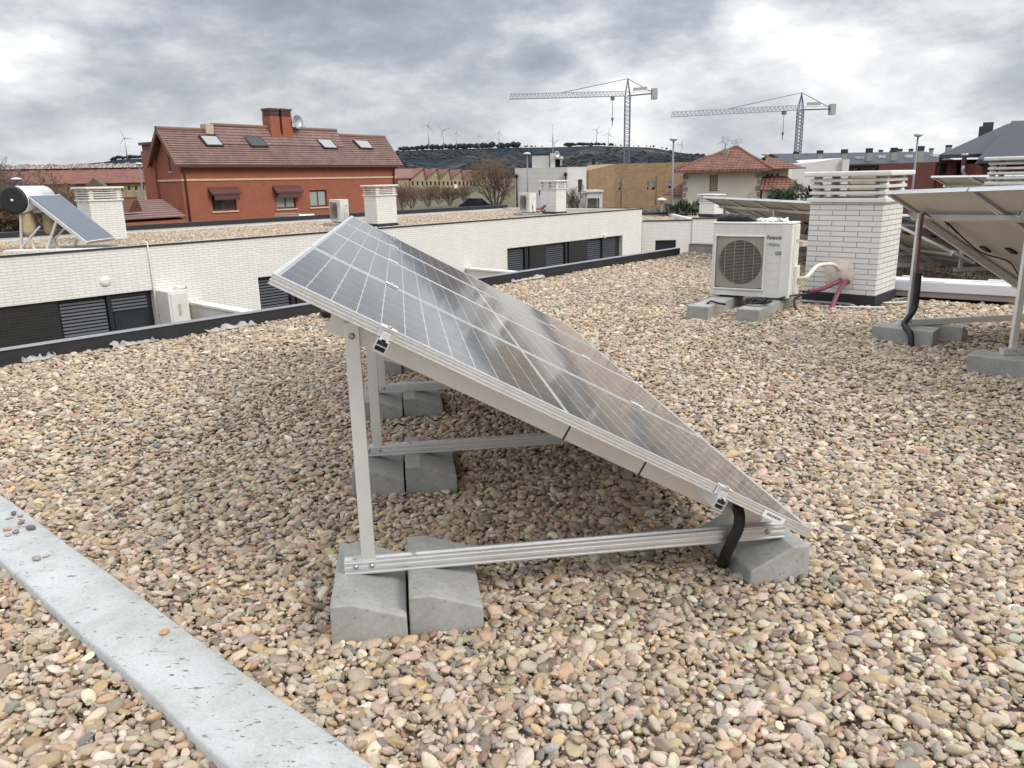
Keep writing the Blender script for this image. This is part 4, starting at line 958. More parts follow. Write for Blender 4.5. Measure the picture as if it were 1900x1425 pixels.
# solar water heater on that roof
def heater():
    az = R_(92); ax = Vector((math.sin(az - math.pi / 2), math.cos(az - math.pi / 2), 0))
    BL = atz(168, 447, zr + .22); TLp = at(50, 362, BL.y - .12)
    dn = (BL - TLp); Lc = dn.length; dn.normalize(); dn = (dn - ax * dn.dot(ax)).normalized(); n = dn.cross(ax); n = n if n.z > 0 else -n; W = 1.25
    hz = Vector((dn.x, dn.y, 0)).normalized(); z = Vector((0, 0, 1))
    root = thing('solar_water_heater', Vector((TLp.x, TLp.y, zr)) + hz * .6 + ax * .5, 'solar water heater with a black ended tank and one blue grey collector', 'solar water heater')
    m = MB(); m.obox(TLp, ax, dn, n, 0, W, 0, Lc, -.09, -.004); m.build('collector_frame', M['alu'], root, bevel=.008)
    m = MB(); m.obox(TLp, ax, dn, n, .03, W - .03, .03, Lc - .03, -.003, .002); m.build('collector_glass', M['collector'], root)
    c = TLp - hz * .28 - n * .02 + z * -.09; r = .31
    m = MB(); m.lathe(c + ax * -.06, [(r, 0), (r, 1.15)], 32, ax); m.build('tank', M['alu_mat'], root)
    for s, e in ((-.062, -1), (1.092, 1)):
        m = MB(); m.lathe(c + ax * s, [(r + .006, -.03 * e), (r + .006, .015 * e), (r - .05, .03 * e)], 32, ax); cp = m.build('tank_cap', M['tank_black'], root)
        if e < 0:
            m = MB(); m.lathe(c + ax * s, [(.03, -.03), (.028, -.06), (.012, -.07)], 12, ax); m.build('cap_fitting', M['white'], cp)
    for s in (.05, 1.18):                # stand
        top = c + ax * s - z * r; m = MB()
        f0 = Vector((top.x, top.y, zr)) + ax * 0; 
        m.bar(f0 - hz * .1, top + hz * .04 - z * .0, .045); m.build('leg', M['alu_mat'], root)
        m = MB(); a1 = TLp + ax * s + dn * (Lc * .5) - n * .09; m.bar(Vector((a1.x, a1.y, 0)) + hz * -.35 + z * (zr + .02), a1, .045); m.build('leg', M['alu_mat'], root)
        m = MB(); m.bar(f0 - hz * .12 + z * .03, Vector((BL.x, BL.y, zr + .03)) + ax * s, .05); m.build('base_bar', M['alu_mat'], root)
        m = MB(); m.bar(f0 + z * .1 - hz * .1, a1 - hz * .4 + z * -.1, .035); m.build('brace', M['alu_mat'], root)
    for k, (dx, s) in enumerate(((.05, .22), (.42, .5))):
        b = Vector((c.x, c.y, zr)) + hz * dx + ax * s
        m = MB(); m.lathe(b + z * .32, [(.05, 0), (.15, .1), (.165, .16), (.157, .24), (.165, .32), (.157, .40), (.16, .52), (.13, .58)], 18); m.build('lagged_vessel', M['yellow_plastic'], root)
        m = MB(); m.tube([b + z * .34, b + hz * .02 + z * .18, b + hz * .12 - ax * .1 + z * .06, b + hz * .3 - ax * .3 + z * .03], .032, 10); m.build('lagged_pipe', M['cream_pipe'], root)
    m = MB(); m.obox(Vector((c.x, c.y, zr)), hz, ax, z, -.3, 1.9, -.3, .1, -.02, .07); tag(m.build('concrete_slab', M['white_conc'], bevel=.01), 'pale concrete slab under the solar water heater', 'slab')
heater()
def ch_far(u, v, w1, w2, vt, label, pl_z=None, ut=None, **k):
    p = atz(u, v, (zr if pl_z is None else pl_z)); zt2 = at(ut or u, vt, p.y).z
    return chimney(p, 42.3, w1, w2, zr if pl_z is None else pl_z, zt2, label, far=True, **k)
ch_far(177, 449, .85, .90, 374, 'white brick chimney next to the solar water heater', cap_h=.28, base=.02, ut=168)
ch_far(701, 421, .83, .63, 364, 'white brick chimney behind the far corner of the foreground array', cap_h=.25, base=.09, ut=696)
ch_far(1032, 397, .66, .83, 352, 'white brick chimney beside a small outdoor unit on the far roof', cap_h=.27, base=.08)
for u, v, az, lab in ((614, 411, 141, 'small outdoor unit on the far roof, partly behind the foreground array'), (964, 393, 150, 'small outdoor unit on the far roof next to magenta pipes')):
    p = atz(u, v, zr + .12); c_, O_, x_, y_ = outdoor_unit(p, az, lab, 'outdoor air conditioning units', W=.80, D=.30, H=.72, z0=zr + .12)
    for k, xx in enumerate((.15, .6)):
        m = MB(); m.obox(Vector((O_.x, O_.y, zr - .05)), x_, y_, (0, 0, 1), xx, xx + .2, -.35, .6, 0, .145)
        tag(m.build('concrete_kerb', M['conc'], bevel=.008), '%s concrete kerb under the %s' % (('left', 'right')[k], lab.split(',')[0].replace('small outdoor', 'outdoor')), 'concrete kerb', 'kerbs under the far outdoor units')
    if u > 900:
        e = atz(1012, 388, zr + .2); b = O_ + x_ * .8 + y_ * .1
        for j, (z0_, z1_, g) in enumerate(((.22, .42, (998, 398)), (.16, .3, (1004, 399)))):
            add_conduit([b + Vector((0, 0, z0_)), b * .5 + e * .5 + Vector((0, 0, .06 - .12 * j)), e + Vector((0, 0, .1 - .2 * j + .05))] + ([] if j else [atz(*g, zr)]), .035, ['magenta pipe dropping to the far roof beside the small outdoor unit', 'magenta pipe running level from the small outdoor unit to its chimney'][j], 'conduit_pipe', 'red_pipe', False, 'conduit', .06)
# second white house set back at the right
pB = at(1190, 420, 34.0); FC = Pl(pB, 91.5)
zB = FC.hit(1240, 410)[1]; b1 = FC.hit(1285, 408)[0]; b2 = FC.hit(1420, 405)[0]; zB2 = FC.hit(1315, 405.5)[1]
hB = thing('white_house', FC.pt(3, -3, GZ), 'lower white brick house set back right of the gap, gravel roof and square dark window', 'house')
q = FC.rect(1216, 446, 1254, 463); hole = (q[0], q[1], q[2] - .4, q[3])
m = MB(); wall_holes(m, FC, .05, b1, GZ, zB, [hole], .12); m.fbox(FC, b1 + .002, b2, -.25, .05, GZ, zB2); m.fbox(FC, b1 + .002, b1 + .2, -6, -.251, GZ, zB2 - .02); m.fbox(FC, b1 + .21, b2, -6, -.251, GZ, zB2 - .15); m.fbox(FC, .05, b1, -6.5, -6.2, GZ, zB); m.fbox(FC, .05, .25, -6.19, -.002, GZ, zB - .01)
m.build('wall', M['white_brick_far'], hB)
flat('window', 'dark_frame', FC, hole[0], hole[1], -.2, -.121, hole[2], hole[3], hB)
m = MB(); m.fbox(FC, .26, b1, -6.18, -.003, zB - .4, zB - .12); m.build('roof', M['membrane'], hB)
m = MB(); m.fbox(FC, .05, b1, -.2, .03, zB + .001, zB + .04); m.fbox(FC, b1 + .002, b2, -.2, .08, zB2 + .001, zB2 + .04); m.fbox(FC, .05, b1, -6.5, -6.15, zB + .002, zB + .10); m.build('coping', M['membrane'], hB)
pC = [FC.pt(.27, -.2, 0), FC.pt(b1, -.2, 0), FC.pt(b1, -6.1, 0), FC.pt(.27, -6.1, 0)]; pC2 = [FC.pt(b1 + .22, -.26, 0), FC.pt(b2, -.26, 0), FC.pt(b2, -5.9, 0), FC.pt(b1 + .22, -5.9, 0)]
gravel_object('roof_gravel', [scatter('f', [(p.x, p.y) for p in pC], .06, zB - .10, 0, 60, excl=False, sz=(.05, .075)), scatter('g', [(p.x, p.y) for p in pC2], .06, zB2 - .135, 0, 60, excl=False, sz=(.05, .075))])['label'] = 'beige pebbles on the roof of the lower white house at right'
pc = FC.pt(FC.hit(1337, 400)[0], -1.2, 0); chimney(pc, 62, .52, .98, zB2, at(1320, 377, pc.y).z, 'white brick chimney on the lower white house beside the dark solar array', far=True, base=.12, cap_h=.29)
# another chimney far right behind the right hand array
p = at(1962, 350, 11.5); chimney(p, 42, .8, .9, 0.0, at(1850, 345, 11.5).z, 'white louvred chimney at the right edge above the right hand array', cap_h=.32, base=.1)
# ================================================================ terrain
UPV = Vector((0, 0, 1))
def gh(x, y):
    d = math.hypot(x, y)
    if d < 50: return -3.2
    if d < 110: return -3.2 + 1.4 * (d - 50) / 60
    if d < 260: return -1.8 + .6 * (d - 110) / 150
    return -1.2 + (d - 260) * .004
def terrain():
    rad = [0, 20, 50, 80, 110, 150, 200, 260, 350, 500, 700, 1000, 1400, 2000, 3000, 4500]; n = 72; vs = [(0, 0, -3.2)]; fs = []
    for r in rad[1:]:
        for k in range(n):
            a = 2 * math.pi * k / n; vs.append((r * math.sin(a), r * math.cos(a), gh(r, 0)))
    fs = [(0, 1 + k, 1 + (k + 1) % n) for k in range(n)]
    for i in range(len(rad) - 2):
        for k in range(n): a = 1 + i * n; fs.append((a + k, a + n + k, a + n + (k + 1) % n, a + (k + 1) % n))
    m = MB(); m.add(vs, fs, True)
    t = NT('dry winter grass and soil'); t.set(.95)
    co = t.coord(); n1 = t.noise(co, .035, 6, .6); n2 = t.noise(co, .9, 5)
    c = t.ramp(n1, [(.3, (.14, .105, .065)), (.5, (.115, .095, .055)), (.62, (.08, .10, .04)), (.8, (.18, .14, .09))])
    t.base(t.mix(1.0, c, t.ramp(n2, [(.3, .75), (.7, 1.15)]), 'MULTIPLY'))
    o = m.build('ground', t.m, loc=(0, 0, 0)); tag(o, None, None, None, 'structure')
terrain()
def hill(name, line, Y, base_d, seed, foot=.0):
    """ridge through the given bearings, Y metres away"""
    us = [p[0] for p in line]; vs_ = [p[1] for p in line]; n = 150; K = 22; r = random.Random(seed); vs = []; ridge = []
    for i in range(n + 1):
        u = us[0] + (us[-1] - us[0]) * i / n; v = np.interp(u, us, vs_); p = at(u, v, Y); ridge.append(p)
        e = Vector((p.x, p.y, 0)).normalized()
        for k in range(K + 1):
            t = k / K
            if t < .8:
                f = t / .8; q = Vector((p.x, p.y, 0)) - e * base_d * (1 - f); z = foot + (p.z - foot) * (f ** 1.25)
                gl = math.sin(i * .55 + 3 * math.sin(i * .13 + seed)) * math.sin(f * math.pi) * p.z * .10; q -= e * gl * 2.5
                z += gl * .55 + math.sin(f * math.pi) * p.z * r.uniform(-.025, .025)
            else:
                f = (t - .8) / .2; q = Vector((p.x, p.y, 0)) + e * 500 * f; z = p.z * (1 - .55 * f * f)
            vs.append((q.x, q.y, z))
    fs = [(i * (K + 1) + k, (i + 1) * (K + 1) + k, (i + 1) * (K + 1) + k + 1, i * (K + 1) + k + 1) for i in range(n) for k in range(K)]
    m = MB(); m.add(vs, fs, True)
    t = NT(name + ' scrub'); t.set(.95); t.b.inputs['Specular IOR Level'].default_value = .1
    co = t.coord(); n1 = t.noise(co, .006, 8, .62, .8); n2 = t.noise(co, .03, 6, .7); n3 = t.noise(co, .0022, 4, .5)
    c = t.ramp(n1, [(.34, (.018, .026, .036)), (.50, (.028, .037, .046)), (.58, (.062, .065, .060)), (.67, (.15, .138, .12))])
    c = t.mix(t.ramp(n2, [(.42, 0.0), (.60, .9)]), c, (.015, .023, .032))
    c = t.mix(t.ramp(n3, [(.52, 0.0), (.68, .5)]), c, (.085, .078, .058))
    t.base(c); t.bump(n2, 14.0, 1.0)
    o = m.build(name, t.m, fix=False); tag(o, None, None, None, 'structure')
    return ridge
RL = [(560, 292), (640, 288), (740, 279), (790, 276.5), (850, 275), (950, 272.5), (1020, 272), (1100, 269), (1160, 271), (1210, 272.5), (1260, 282), (1330, 290), (1400, 296), (1500, 301), (1700, 306), (2050, 312)]
ridge = hill('hill', RL, 2400, 900, 1)
ridge2 = hill('far_hill', [(60, 306), (150, 304), (190, 300), (215, 295.5), (240, 293.5), (290, 293), (360, 296), (520, 303)], 2900, 800, 4)
# wood along the crest, reads as one mass
def crest_wood():
    r = random.Random(8); m = MB()
    for u0, u1, k, h0 in ((742, 800, 46, 8), (795, 870, 46, 9), (848, 962, 110, 10), (1048, 1090, 34, 7), (1090, 1140, 20, 6), (960, 1240, 30, 4), (205, 262, 26, 9)):
        for _ in range(k):
            u = r.uniform(u0, u1); Yc = 2380 if u > 400 else 2880; L_ = RL if u > 400 else [(60, 306), (190, 300), (215, 295.5), (240, 293.5), (290, 293)]
            v = np.interp(u, [q[0] for q in L_], [q[1] for q in L_]); p = at(u, v, Yc); s = r.uniform(.5, 1.15) * h0
            bm = bmesh.new(); bmesh.ops.create_icosphere(bm, subdivisions=1, radius=1)
            zc = s * r.uniform(.35, .75)
            m.add([p + Vector((w.co.x * s * r.uniform(.7, 1.2), w.co.y * s, w.co.z * s * r.uniform(.5, .85) + zc)) for w in bm.verts], [tuple(x.index for x in f.verts) for f in bm.faces]); bm.free()
    o = m.build('crest_wood', M['pine']); tag(o, 'line of dark trees along the crest of the hill', None, None, 'stuff')
crest_wood()
def hillside():
    r = random.Random(18); m = MB(); bm = bmesh.new(); bmesh.ops.create_icosphere(bm, subdivisions=1, radius=1)
    V = [w.co.copy() for w in bm.verts]; Fc = [tuple(x.index for x in f.verts) for f in bm.faces]; bm.free()
    H = bpy.data.objects['hill']; P = [v.co + H.location for v in H.data.vertices]; K = 23; n = len(P) // K
    for _ in range(1500):
        i = r.randrange(8, n - 60); k = r.randrange(3, 17)
        if math.sin(i * .37 + k * .8) + math.sin(i * .11 - k * .5) + r.gauss(0, .7) < -.1: continue
        a, b = P[i * K + k], P[(i + 1) * K + k + 1]; p = a.lerp(b, r.random()); s = r.uniform(2.5, 6)
        m.add([p + Vector((w.x * s * r.uniform(.8, 1.4), w.y * s, (w.z * .6 + .3) * s)) for w in V], Fc)
    tag(m.build('hillside_scrub', M['pine'], fix=False), 'dark scrub and trees covering the slope of the hill', None, None, 'stuff')
hillside()

# ================================================================ wind turbines
WT_LAB = {}
def turbine_proto():
    root = thing('wind_turbine', (0, 0, 0), 'x', 'wind turbine', 'wind turbines on the hill')
    m = MB(); m.lathe((0, 0, 0), [(2.3, 0), (1.9, 40), (1.4, 78)], 12); m.build('tower', M['turbine'], root)
    m = MB(); m.obox((0, 0, 78), (1, 0, 0), (0, 1, 0), UPV, -1.9, 1.9, -3.2, 6, -.2, 3.6); m.build('nacelle', M['turbine'], root)
    m = MB(); m.lathe((0, -3.2, 79.7), [(1.6, 0), (1.4, 1.2), (.4, 2.4)], 12, (0, -1, 0)); m.build('hub', M['turbine'], root)
    for k in range(3):
        a = 2 * math.pi * k / 3; e = Vector((math.sin(a), 0, math.cos(a))); s = Vector((math.cos(a), 0, -math.sin(a))); c = Vector((0, -4.2, 79.7)); m = MB(); P = []
        for r_, w0, w1, t in ((1.0, .8, .8, .8), (7, 1.2, 2.2, .5), (20, .8, 1.5, .3), (37, .25, .4, .12)): P.append([c + e * r_ - s * w0 - Vector((0, t, 0)), c + e * r_ + s * w1 - Vector((0, t * .2, 0)), c + e * r_ + s * w1 + Vector((0, t * .6, 0)), c + e * r_ - s * w0 + Vector((0, t, 0))])
        for a_, b_ in zip(P, P[1:]): m.hexa(a_, b_)
        m.build('blade', M['turbine'], root)
    return root
WTS = [(794, 233, 276, 20, 'tallest of its row, first right of the red brick house'), (822, 242, 276, 75, 'second right of the red brick house'), (846, 247, 275, 10, 'third right of the red brick house'),
       (888, 252, 272, -5, 'standing over the middle of the dark tree line'), (925.5, 246, 272, 15, 'at the right end of the dark tree line'), (950, 268, 274, 38, 'sunk behind the crest right of the dark tree line'),
       (1029, 265, 282, 58, 'directly above the white house roof terrace'), (1107, 241, 268, 40, 'left of the two turbines beside the left crane mast'), (1129, 248, 268, 8, 'right of the two turbines beside the left crane mast'),
       (1264, 268, 284, 25, 'between the lamp post and the hip roofed house'), (1341, 263, 294, 5, 'taller of two turbines rising behind the hip roof'), (1347, 266, 296, 55, 'shorter of two turbines rising behind the hip roof'),
       (231, 256, 294, -22, 'lone on the far left hill'), (341, 238, 296, -20, 'with only its blades above the brown roof ridge')]
wt0 = turbine_proto()
for i, (u, vh, vb, rot, lab) in enumerate(WTS):
    o = wt0 if i == 0 else copy_tree(wt0)
    Yd = 2350 if u > 400 else 2800
    if i in (5, 6, 10, 11, 13): Yd += 250
    a = at(u, vh, Yd); hub = a.z; b = at(u, vb, Yd); Hh = max(hub - b.z, 40); s = min(Hh / 79.7, 1.0) if i not in (5, 6, 11, 13) else .55
    if i in (0, 12): s = Hh / 79.7
    o.location = (a.x, a.y, hub - 79.7 * s); o.scale = (s, s, s); yaw = math.atan2(a.x, a.y)
    o.rotation_euler = (0, 0, -yaw + R_(random.uniform(-25, 25)))
    o['label'] = 'white wind turbine, ' + lab
    for ch in o.children:
        if ch.name.startswith('blade') or ch.name.startswith('hub'):
            c = Vector((0, -4.2, 79.7)); ch.matrix_local = Matrix.Translation(c) @ Matrix.Rotation(R_(rot), 4, 'Y') @ Matrix.Translation(-c)

# ================================================================ tower cranes
def lattice(m, a, b, w, h, n, r, tri=False):
    """lattice boom between two points"""
    a, b = Vector(a), Vector(b); d = (b - a).normalized(); L_ = (b - a).length
    x = d.cross(UPV); x = x.normalized() if x.length > .01 else Vector((1, 0, 0)); y = x.cross(d)
    C = [(-w / 2, 0), (w / 2, 0), (0, h)] if tri else [(-w / 2, -h / 2), (w / 2, -h / 2), (w / 2, h / 2), (-w / 2, h / 2)]
    for p, q in C: m.bar(a + x * p + y * q, b + x * p + y * q, r)
    P = lambda c, t: a + x * c[0] + y * c[1] + d * L_ * t
    for i in range(n):
        t0, t1, tm = i / n, (i + 1) / n, (i + .5) / n
        for k in range(len(C)):
            c0, c1 = C[k], C[(k + 1) % len(C)]
            m.bar(P(c0, t0), P(c1, tm), r * .55); m.bar(P(c1, tm), P(c0, t1), r * .55)
def crane(um, vtop, vjib, vbase, ujib, vjt, uct, vct, Y, label):
    base = at(um, vbase, Y); top = at(um + (vbase - vtop) * .018, vtop, Y); piv = at(um + (vbase - vjib) * .018, vjib, Y)
    tip = at(ujib, vjt, Y - 5); ct = at(uct, vct, Y + 1); gz = gh(base.x, base.y)
    piv = Vector((base.x, base.y, piv.z)); top = Vector((base.x, base.y, top.z))
    root = thing('tower_crane', (base.x, base.y, gz), label, 'crane', 'tower cranes on the skyline')
    m = MB(); lattice(m, (base.x, base.y, gz), piv, 1.25, 1.25, 22, .17); m.build('mast', M['crane'], root)
    m = MB(); k = Vector((0, 0, 1))
    for dx in (-.6, .6):
        for dy in (-.6, .6): m.bar(piv + Vector((dx, dy, 0)), top, .16)
    for f in (.25, .5, .75): m.bar(piv + Vector((-.6 * (1 - f), -.6 * (1 - f), (top.z - piv.z) * f)), piv + Vector((.6 * (1 - f), -.6 * (1 - f), (top.z - piv.z) * f)), .12)
    m.build('apex', M['crane'], root)
    tip.z = at(ujib, vjt, tip.y).z; m = MB(); lattice(m, piv + (tip - piv).normalized() * .8, tip, 1.1, 1.15, 30, .13, True); jb = m.build('jib', M['lamp_head'] if False else M['galv'], root)
    m = MB(); m.bar(piv, ct, .5, .3); m.bar(piv + UPV * .7, ct + UPV * .7, .08); m.build('counter_jib', M['crane'], root)
    for e, nm in ((piv + (tip - piv) * .57 + UPV * 1.15, 'front'), (ct, 'rear')):
        m = MB(); m.tube([top, e], .085, 6); m.build('tie_rod', M['crane'], root)
    m = MB(); dd = (ct - piv).normalized(); m.box(ct - UPV * 1.4, 1.3, 1.6, 2.5, 0); m.build('counterweight', M['weight'], root)
    m = MB(); m.obox(piv + dd * 1.2 + UPV * .9 - Vector((0, .8, 0)), dd, Vector((0, -1, 0)), UPV, 0, 3.6, 0, .1, 0, .75); m.build('sign_board', M['weight'], root)
    tr = piv + (tip - piv) * .13; m = MB(); m.box(tr - UPV * .9, .9, .9, .8); m.build('trolley', M['crane'], root)
    m = MB(); m.tube([tr - UPV * .9, tr - UPV * 4.6], .07, 6); hk = m.build('hoist_rope', M['crane'], root)
    m = MB(); m.lathe(tr - UPV * 5.6, [(.06, -1.3), (.12, -.2), (.3, .3), (.28, .6), (.1, .9)], 10); m.build('hook_block', M['crane'], hk)
crane(1162.5, 146, 178, 300, 946, 184, 1214, 173, 200, 'left tower crane with long lattice jib above the tan brick building')
crane(1479, 172, 204, 296, 1246, 217, 1544, 202, 200, 'right tower crane with lattice jib above the white rendered gable')

# ================================================================ red brick house with brown roof
RP = at(345, 400, 60); RH = Pl(RP, 38); RL1 = RH.hit(737, 388)[0]; gz = gh(RP.x, RP.y)
ze = RH.hit(540, 300.5)[1]; zb_ = RH.hit(540, 331)[1]
GH = Pl(RP, 38 - 90); Wg = GH.hit(289, 300)[0]
pr_ = RH.off(-Wg / 2); zrg = pr_.hit(330, 242)[1]; zrg2 = pr_.hit(500, 239)[1]
rh = thing('red_brick_house', RH.pt(RL1 / 2, -Wg / 2, gz), 'long red brick house with brown tiled roof, skylights and twin stacks', 'house')
wins = [RH.rect(392, 363, 440, 390), RH.rect(511, 358, 550, 386), RH.rect(574, 353, 608, 383), RH.rect(679, 350, 690, 380)]
m = MB(); wall_holes(m, RH, 0, RL1, gz, ze, wins, .22)
m.prism([RH.pt(0, -.001, gz), RH.pt(0, -Wg, gz), RH.pt(0, -Wg, ze), RH.pt(0, -Wg / 2, zrg - .25), RH.pt(0, -.001, ze)], RH.d * .3)
m.prism([RH.pt(RL1 - .3, -.001, gz), RH.pt(RL1 - .3, -Wg, gz), RH.pt(RL1 - .3, -Wg, ze), RH.pt(RL1 - .3, -Wg / 2, zrg - .25), RH.pt(RL1 - .3, -.001, ze)], RH.d * .3)
m.fbox(RH, .31, RL1 - .31, -Wg, -Wg + .3, gz, ze)
m.build('wall', M['red_render'], rh)
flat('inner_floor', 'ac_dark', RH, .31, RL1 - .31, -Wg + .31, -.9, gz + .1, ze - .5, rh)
def tiled_slope(name, mat, e0, e1, r0, r1, courses, parent, th=.07, lift=.035):
    m = MB(); e0, e1, r0, r1 = map(Vector, (e0, e1, r0, r1))
    n = (e1 - e0).cross(r0 - e0).normalized(); n = n if n.z > 0 else -n
    for i in range(courses):
        a, b = i / courses, min(1, (i + 1.12) / courses)
        A0, A1, B0, B1 = e0.lerp(r0, a), e1.lerp(r1, a), e0.lerp(r0, b), e1.lerp(r1, b)
        m.hexa([A0 + n * (lift), A1 + n * (lift), B1, B0], [A0 + n * (lift + th), A1 + n * (lift + th), B1 + n * th, B0 + n * th])
    return m.build(name, mat, parent)
ov = .45; sl = (zrg - ze) / (Wg / 2)
E = lambda s: RH.pt(s, ov, ze - ov * sl * .5); Rg = lambda s: RH.pt(s, -Wg / 2, zrg); Eb = lambda s: RH.pt(s, -Wg - ov, ze - ov * sl * .5)
rf = tiled_slope('roof', M['brown_tile'], E(-.6), E(RL1 + .5), Rg(-.6), Rg(RL1 + .5), 15, rh, .07, .07)
tiled_slope('roof', M['brown_tile'], Eb(-.6), Eb(RL1 + .5), Rg(-.6), Rg(RL1 + .5), 15, rh, .07, .07)
s0, s1 = pr_.hit(392, 238)[0], pr_.hit(624, 245)[0]; kz = zrg2 - zrg; kb = .45
Q = lambda s: Rg(s).lerp(E(s), kb * .9) + UPV * .08
tiled_slope('raised_roof', M['brown_tile'], Q(s0), Q(s1), Rg(s0) + UPV * kz, Rg(s1) + UPV * kz, 6, rh, .07, .05)
Qb = lambda s: Rg(s).lerp(Eb(s), kb) + UPV * .08
tiled_slope('raised_roof', M['brown_tile'], Qb(s0), Qb(s1), Rg(s0) + UPV * kz, Rg(s1) + UPV * kz, 6, rh, .07, .05)
m = MB(); m.tube([Rg(s0) + UPV * (kz + .1), Rg(s1) + UPV * (kz + .1)], .16, 8); m.build('ridge', M['tile_brown_ridge'], rh)
for a, b in ((-.6, s0 - .01), (s1 + .01, RL1 + .5)):
    m = MB(); m.tube([Rg(a) + UPV * .1, Rg(b) + UPV * .1], .16, 8); m.build('ridge', M['tile_brown_ridge'], rh)
m = MB(); m.fbox(pr_, s0 - .7, s0 - .05, -.4, .4, zrg - .2, zrg2 + .15); m.build('roof_box', M['stain_cream'], rh)
for s in (-.62, RL1 + .42):                 # verges
    for P in (E, Eb):
        m = MB(); m.bar(P(s + .1) - UPV * .02, Rg(s + .1) - UPV * .02, .16, .24); m.build('verge_board', M['tile_brown_ridge'], rh)
m = MB(); m.bar(E(-.6) + RH.n * .06 - UPV * .05, E(RL1 + .5) + RH.n * .06 - UPV * .05, .14, .14); m.build('gutter', M['maroon'], rh)
m = MB(); m.fbox(RH, -.1, RL1 + .1, .002, .25, ze - .55, ze - .18); m.build('eaves_board', M['tile_brown_ridge'], rh)
m = MB(); m.fbox(RH, -.03, RL1 + .03, .002, .07, zb_ - .09, zb_ + .06); m.fbox(RH, -.07, -.002, -Wg, .07, zb_ - .09, zb_ + .06); m.build('string_course', M['cream_band'], rh)
for s in (.25, RL1 - .3):
    m = MB(); m.tube([RH.pt(s, .4, ze - .3), RH.pt(s, .12, ze - .9), RH.pt(s, .12, gz)], .07, 8); m.build('downpipe', M['maroon'], rh)
for k, w in enumerate(wins):
    a, b, c, d = w; f = flat('window', 'maroon', RH, a, b, -.24, -.16, c, d, rh)
    md = (a + b) / 2
    for x0, x1 in ((a + .12, md - .08), (md + .08, b - .12)):
        flat('pane', 'glass' if k in (0, 3) else 'curtain', RH, x0, x1, -.159, -.15, c + .14, d - .14, f)
    flat('sill', 'cream_band', RH, a - .1, b + .1, -.2, .09, c - .12, c - .002, f)
    if k < 2:
        aw = RH.rect((385, 505)[k], (351, 348)[k], (442, 557)[k], (360, 357)[k]); m = MB()
        m.hexa([RH.pt(aw[0], .02, aw[3]), RH.pt(aw[1], .02, aw[3]), RH.pt(aw[1], .55, aw[2]), RH.pt(aw[0], .55, aw[2])], [p + UPV * .14 for p in (RH.pt(aw[0], .02, aw[3]), RH.pt(aw[1], .02, aw[3]), RH.pt(aw[1], .55, aw[2]), RH.pt(aw[0], .55, aw[2]))])
        n = 9
        for i in range(n):
            x0 = aw[0] + .2 + (aw[1] - aw[0] - .4) * i / n; x1 = aw[0] + .2 + (aw[1] - aw[0] - .4) * (i + 1) / n
            m.add([RH.pt(x0, .5, aw[2] + .02), RH.pt(x1, .5, aw[2] + .02), RH.pt(x1, .5, aw[2] - .35), RH.pt((x0 + x1) / 2, .5, aw[2] - .45), RH.pt(x0, .5, aw[2] - .35)], [(0, 1, 2, 3, 4)])
        m.build('awning', M['maroon'], f, fix=False)
gw = GH.rect(310, 281, 318, 318); GH2 = GH
m = MB(); m.fbox(GH, gw[0], gw[1], -.02, .02, gw[2], gw[3]); gwo = m.build('window', M['dark_frame'], rh)
m = MB(); m.fbox(GH, gw[0] - .1, gw[1] + .1, -.05, .08, gw[2] - .1, gw[2] - .002); m.build('sill', M['cream_band'], gwo)
def plane_hit(u, v, p, n):
    r = ray(u, v); return CP + r * ((p - CP).dot(n) / r.dot(n))
nrm = (E(1) - E(0)).cross(Rg(0) - E(0)).normalized(); nrm = nrm if nrm.z > 0 else -nrm
for k, (u0, v0, u1, v1, u2, v2, u3, v3) in enumerate(((366, 255, 400, 256, 414, 274, 382, 274), (449, 257, 482, 258, 497, 275, 465, 275), (583, 261, 611, 262, 626, 279, 600, 278), (652, 263, 680, 264, 692, 279, 667, 278))):
    P = [plane_hit(*q, E(0), nrm) for q in ((u0, v0), (u1, v1), (u2, v2), (u3, v3))]
    m = MB(); m.hexa([p + nrm * .02 for p in P], [p + nrm * .26 for p in P]); f = m.build('skylight', M['dark_frame'], rf)
    c = sum(P, Vector()) / 4; m = MB(); I = [c + (p - c) * .84 + nrm * .262 for p in P]; m.hexa(I, [p + nrm * .012 for p in I]); m.build('pane', M['glass' if k == 1 else 'curtain'], f)
def stack(u0, u1, vt, vb, vcap, w, nm):
    a, b = pr_.hit(u0, vb)[0], pr_.hit(u1, vb)[0]; zt_ = pr_.hit(u0 - 3, vt)[1]; zc = pr_.hit(u0, vcap)[1]; z0_ = pr_.hit(u0, vb)[1] - 1.2
    m = MB(); m.fbox(pr_, a, b, -w / 2, w / 2, z0_, zc); st = m.build('chimney_stack', M['red_render'], rh)
    m = MB(); m.fbox(pr_, a + .08, b - .08, -w / 2 + .08, w / 2 - .08, zc, zt_ - .14)
    for i in range(4): z_ = zc + (zt_ - .16 - zc) * (i + .3) / 4; m.fbox(pr_, a, b, -w / 2, w / 2, z_, z_ + (zt_ - zc) * .13)
    m.build('chimney_louvre', M['maroon'], st)
    m = MB(); m.fbox(pr_, a - .05, b + .05, -w / 2 - .05, w / 2 + .05, zt_ - .138, zt_); m.build('chimney_cap', M['maroon'], st)
stack(496, 513, 201, 243, 216, 1.1, 'a'); stack(517.5, 536, 202, 244, 217, 1.1, 'b')
a_, z_ = pr_.hit(543, 227); c_ = pr_.pt(a_, .5, z_)
m = MB(); m.lathe(c_, [(.05, 0), (.45, .06), (.62, .18), (.6, .2), (.43, .09), (.05, .03)], 18, (.85, -.5, .1)); dsh = m.build('satellite_dish', M['galv'], rh)
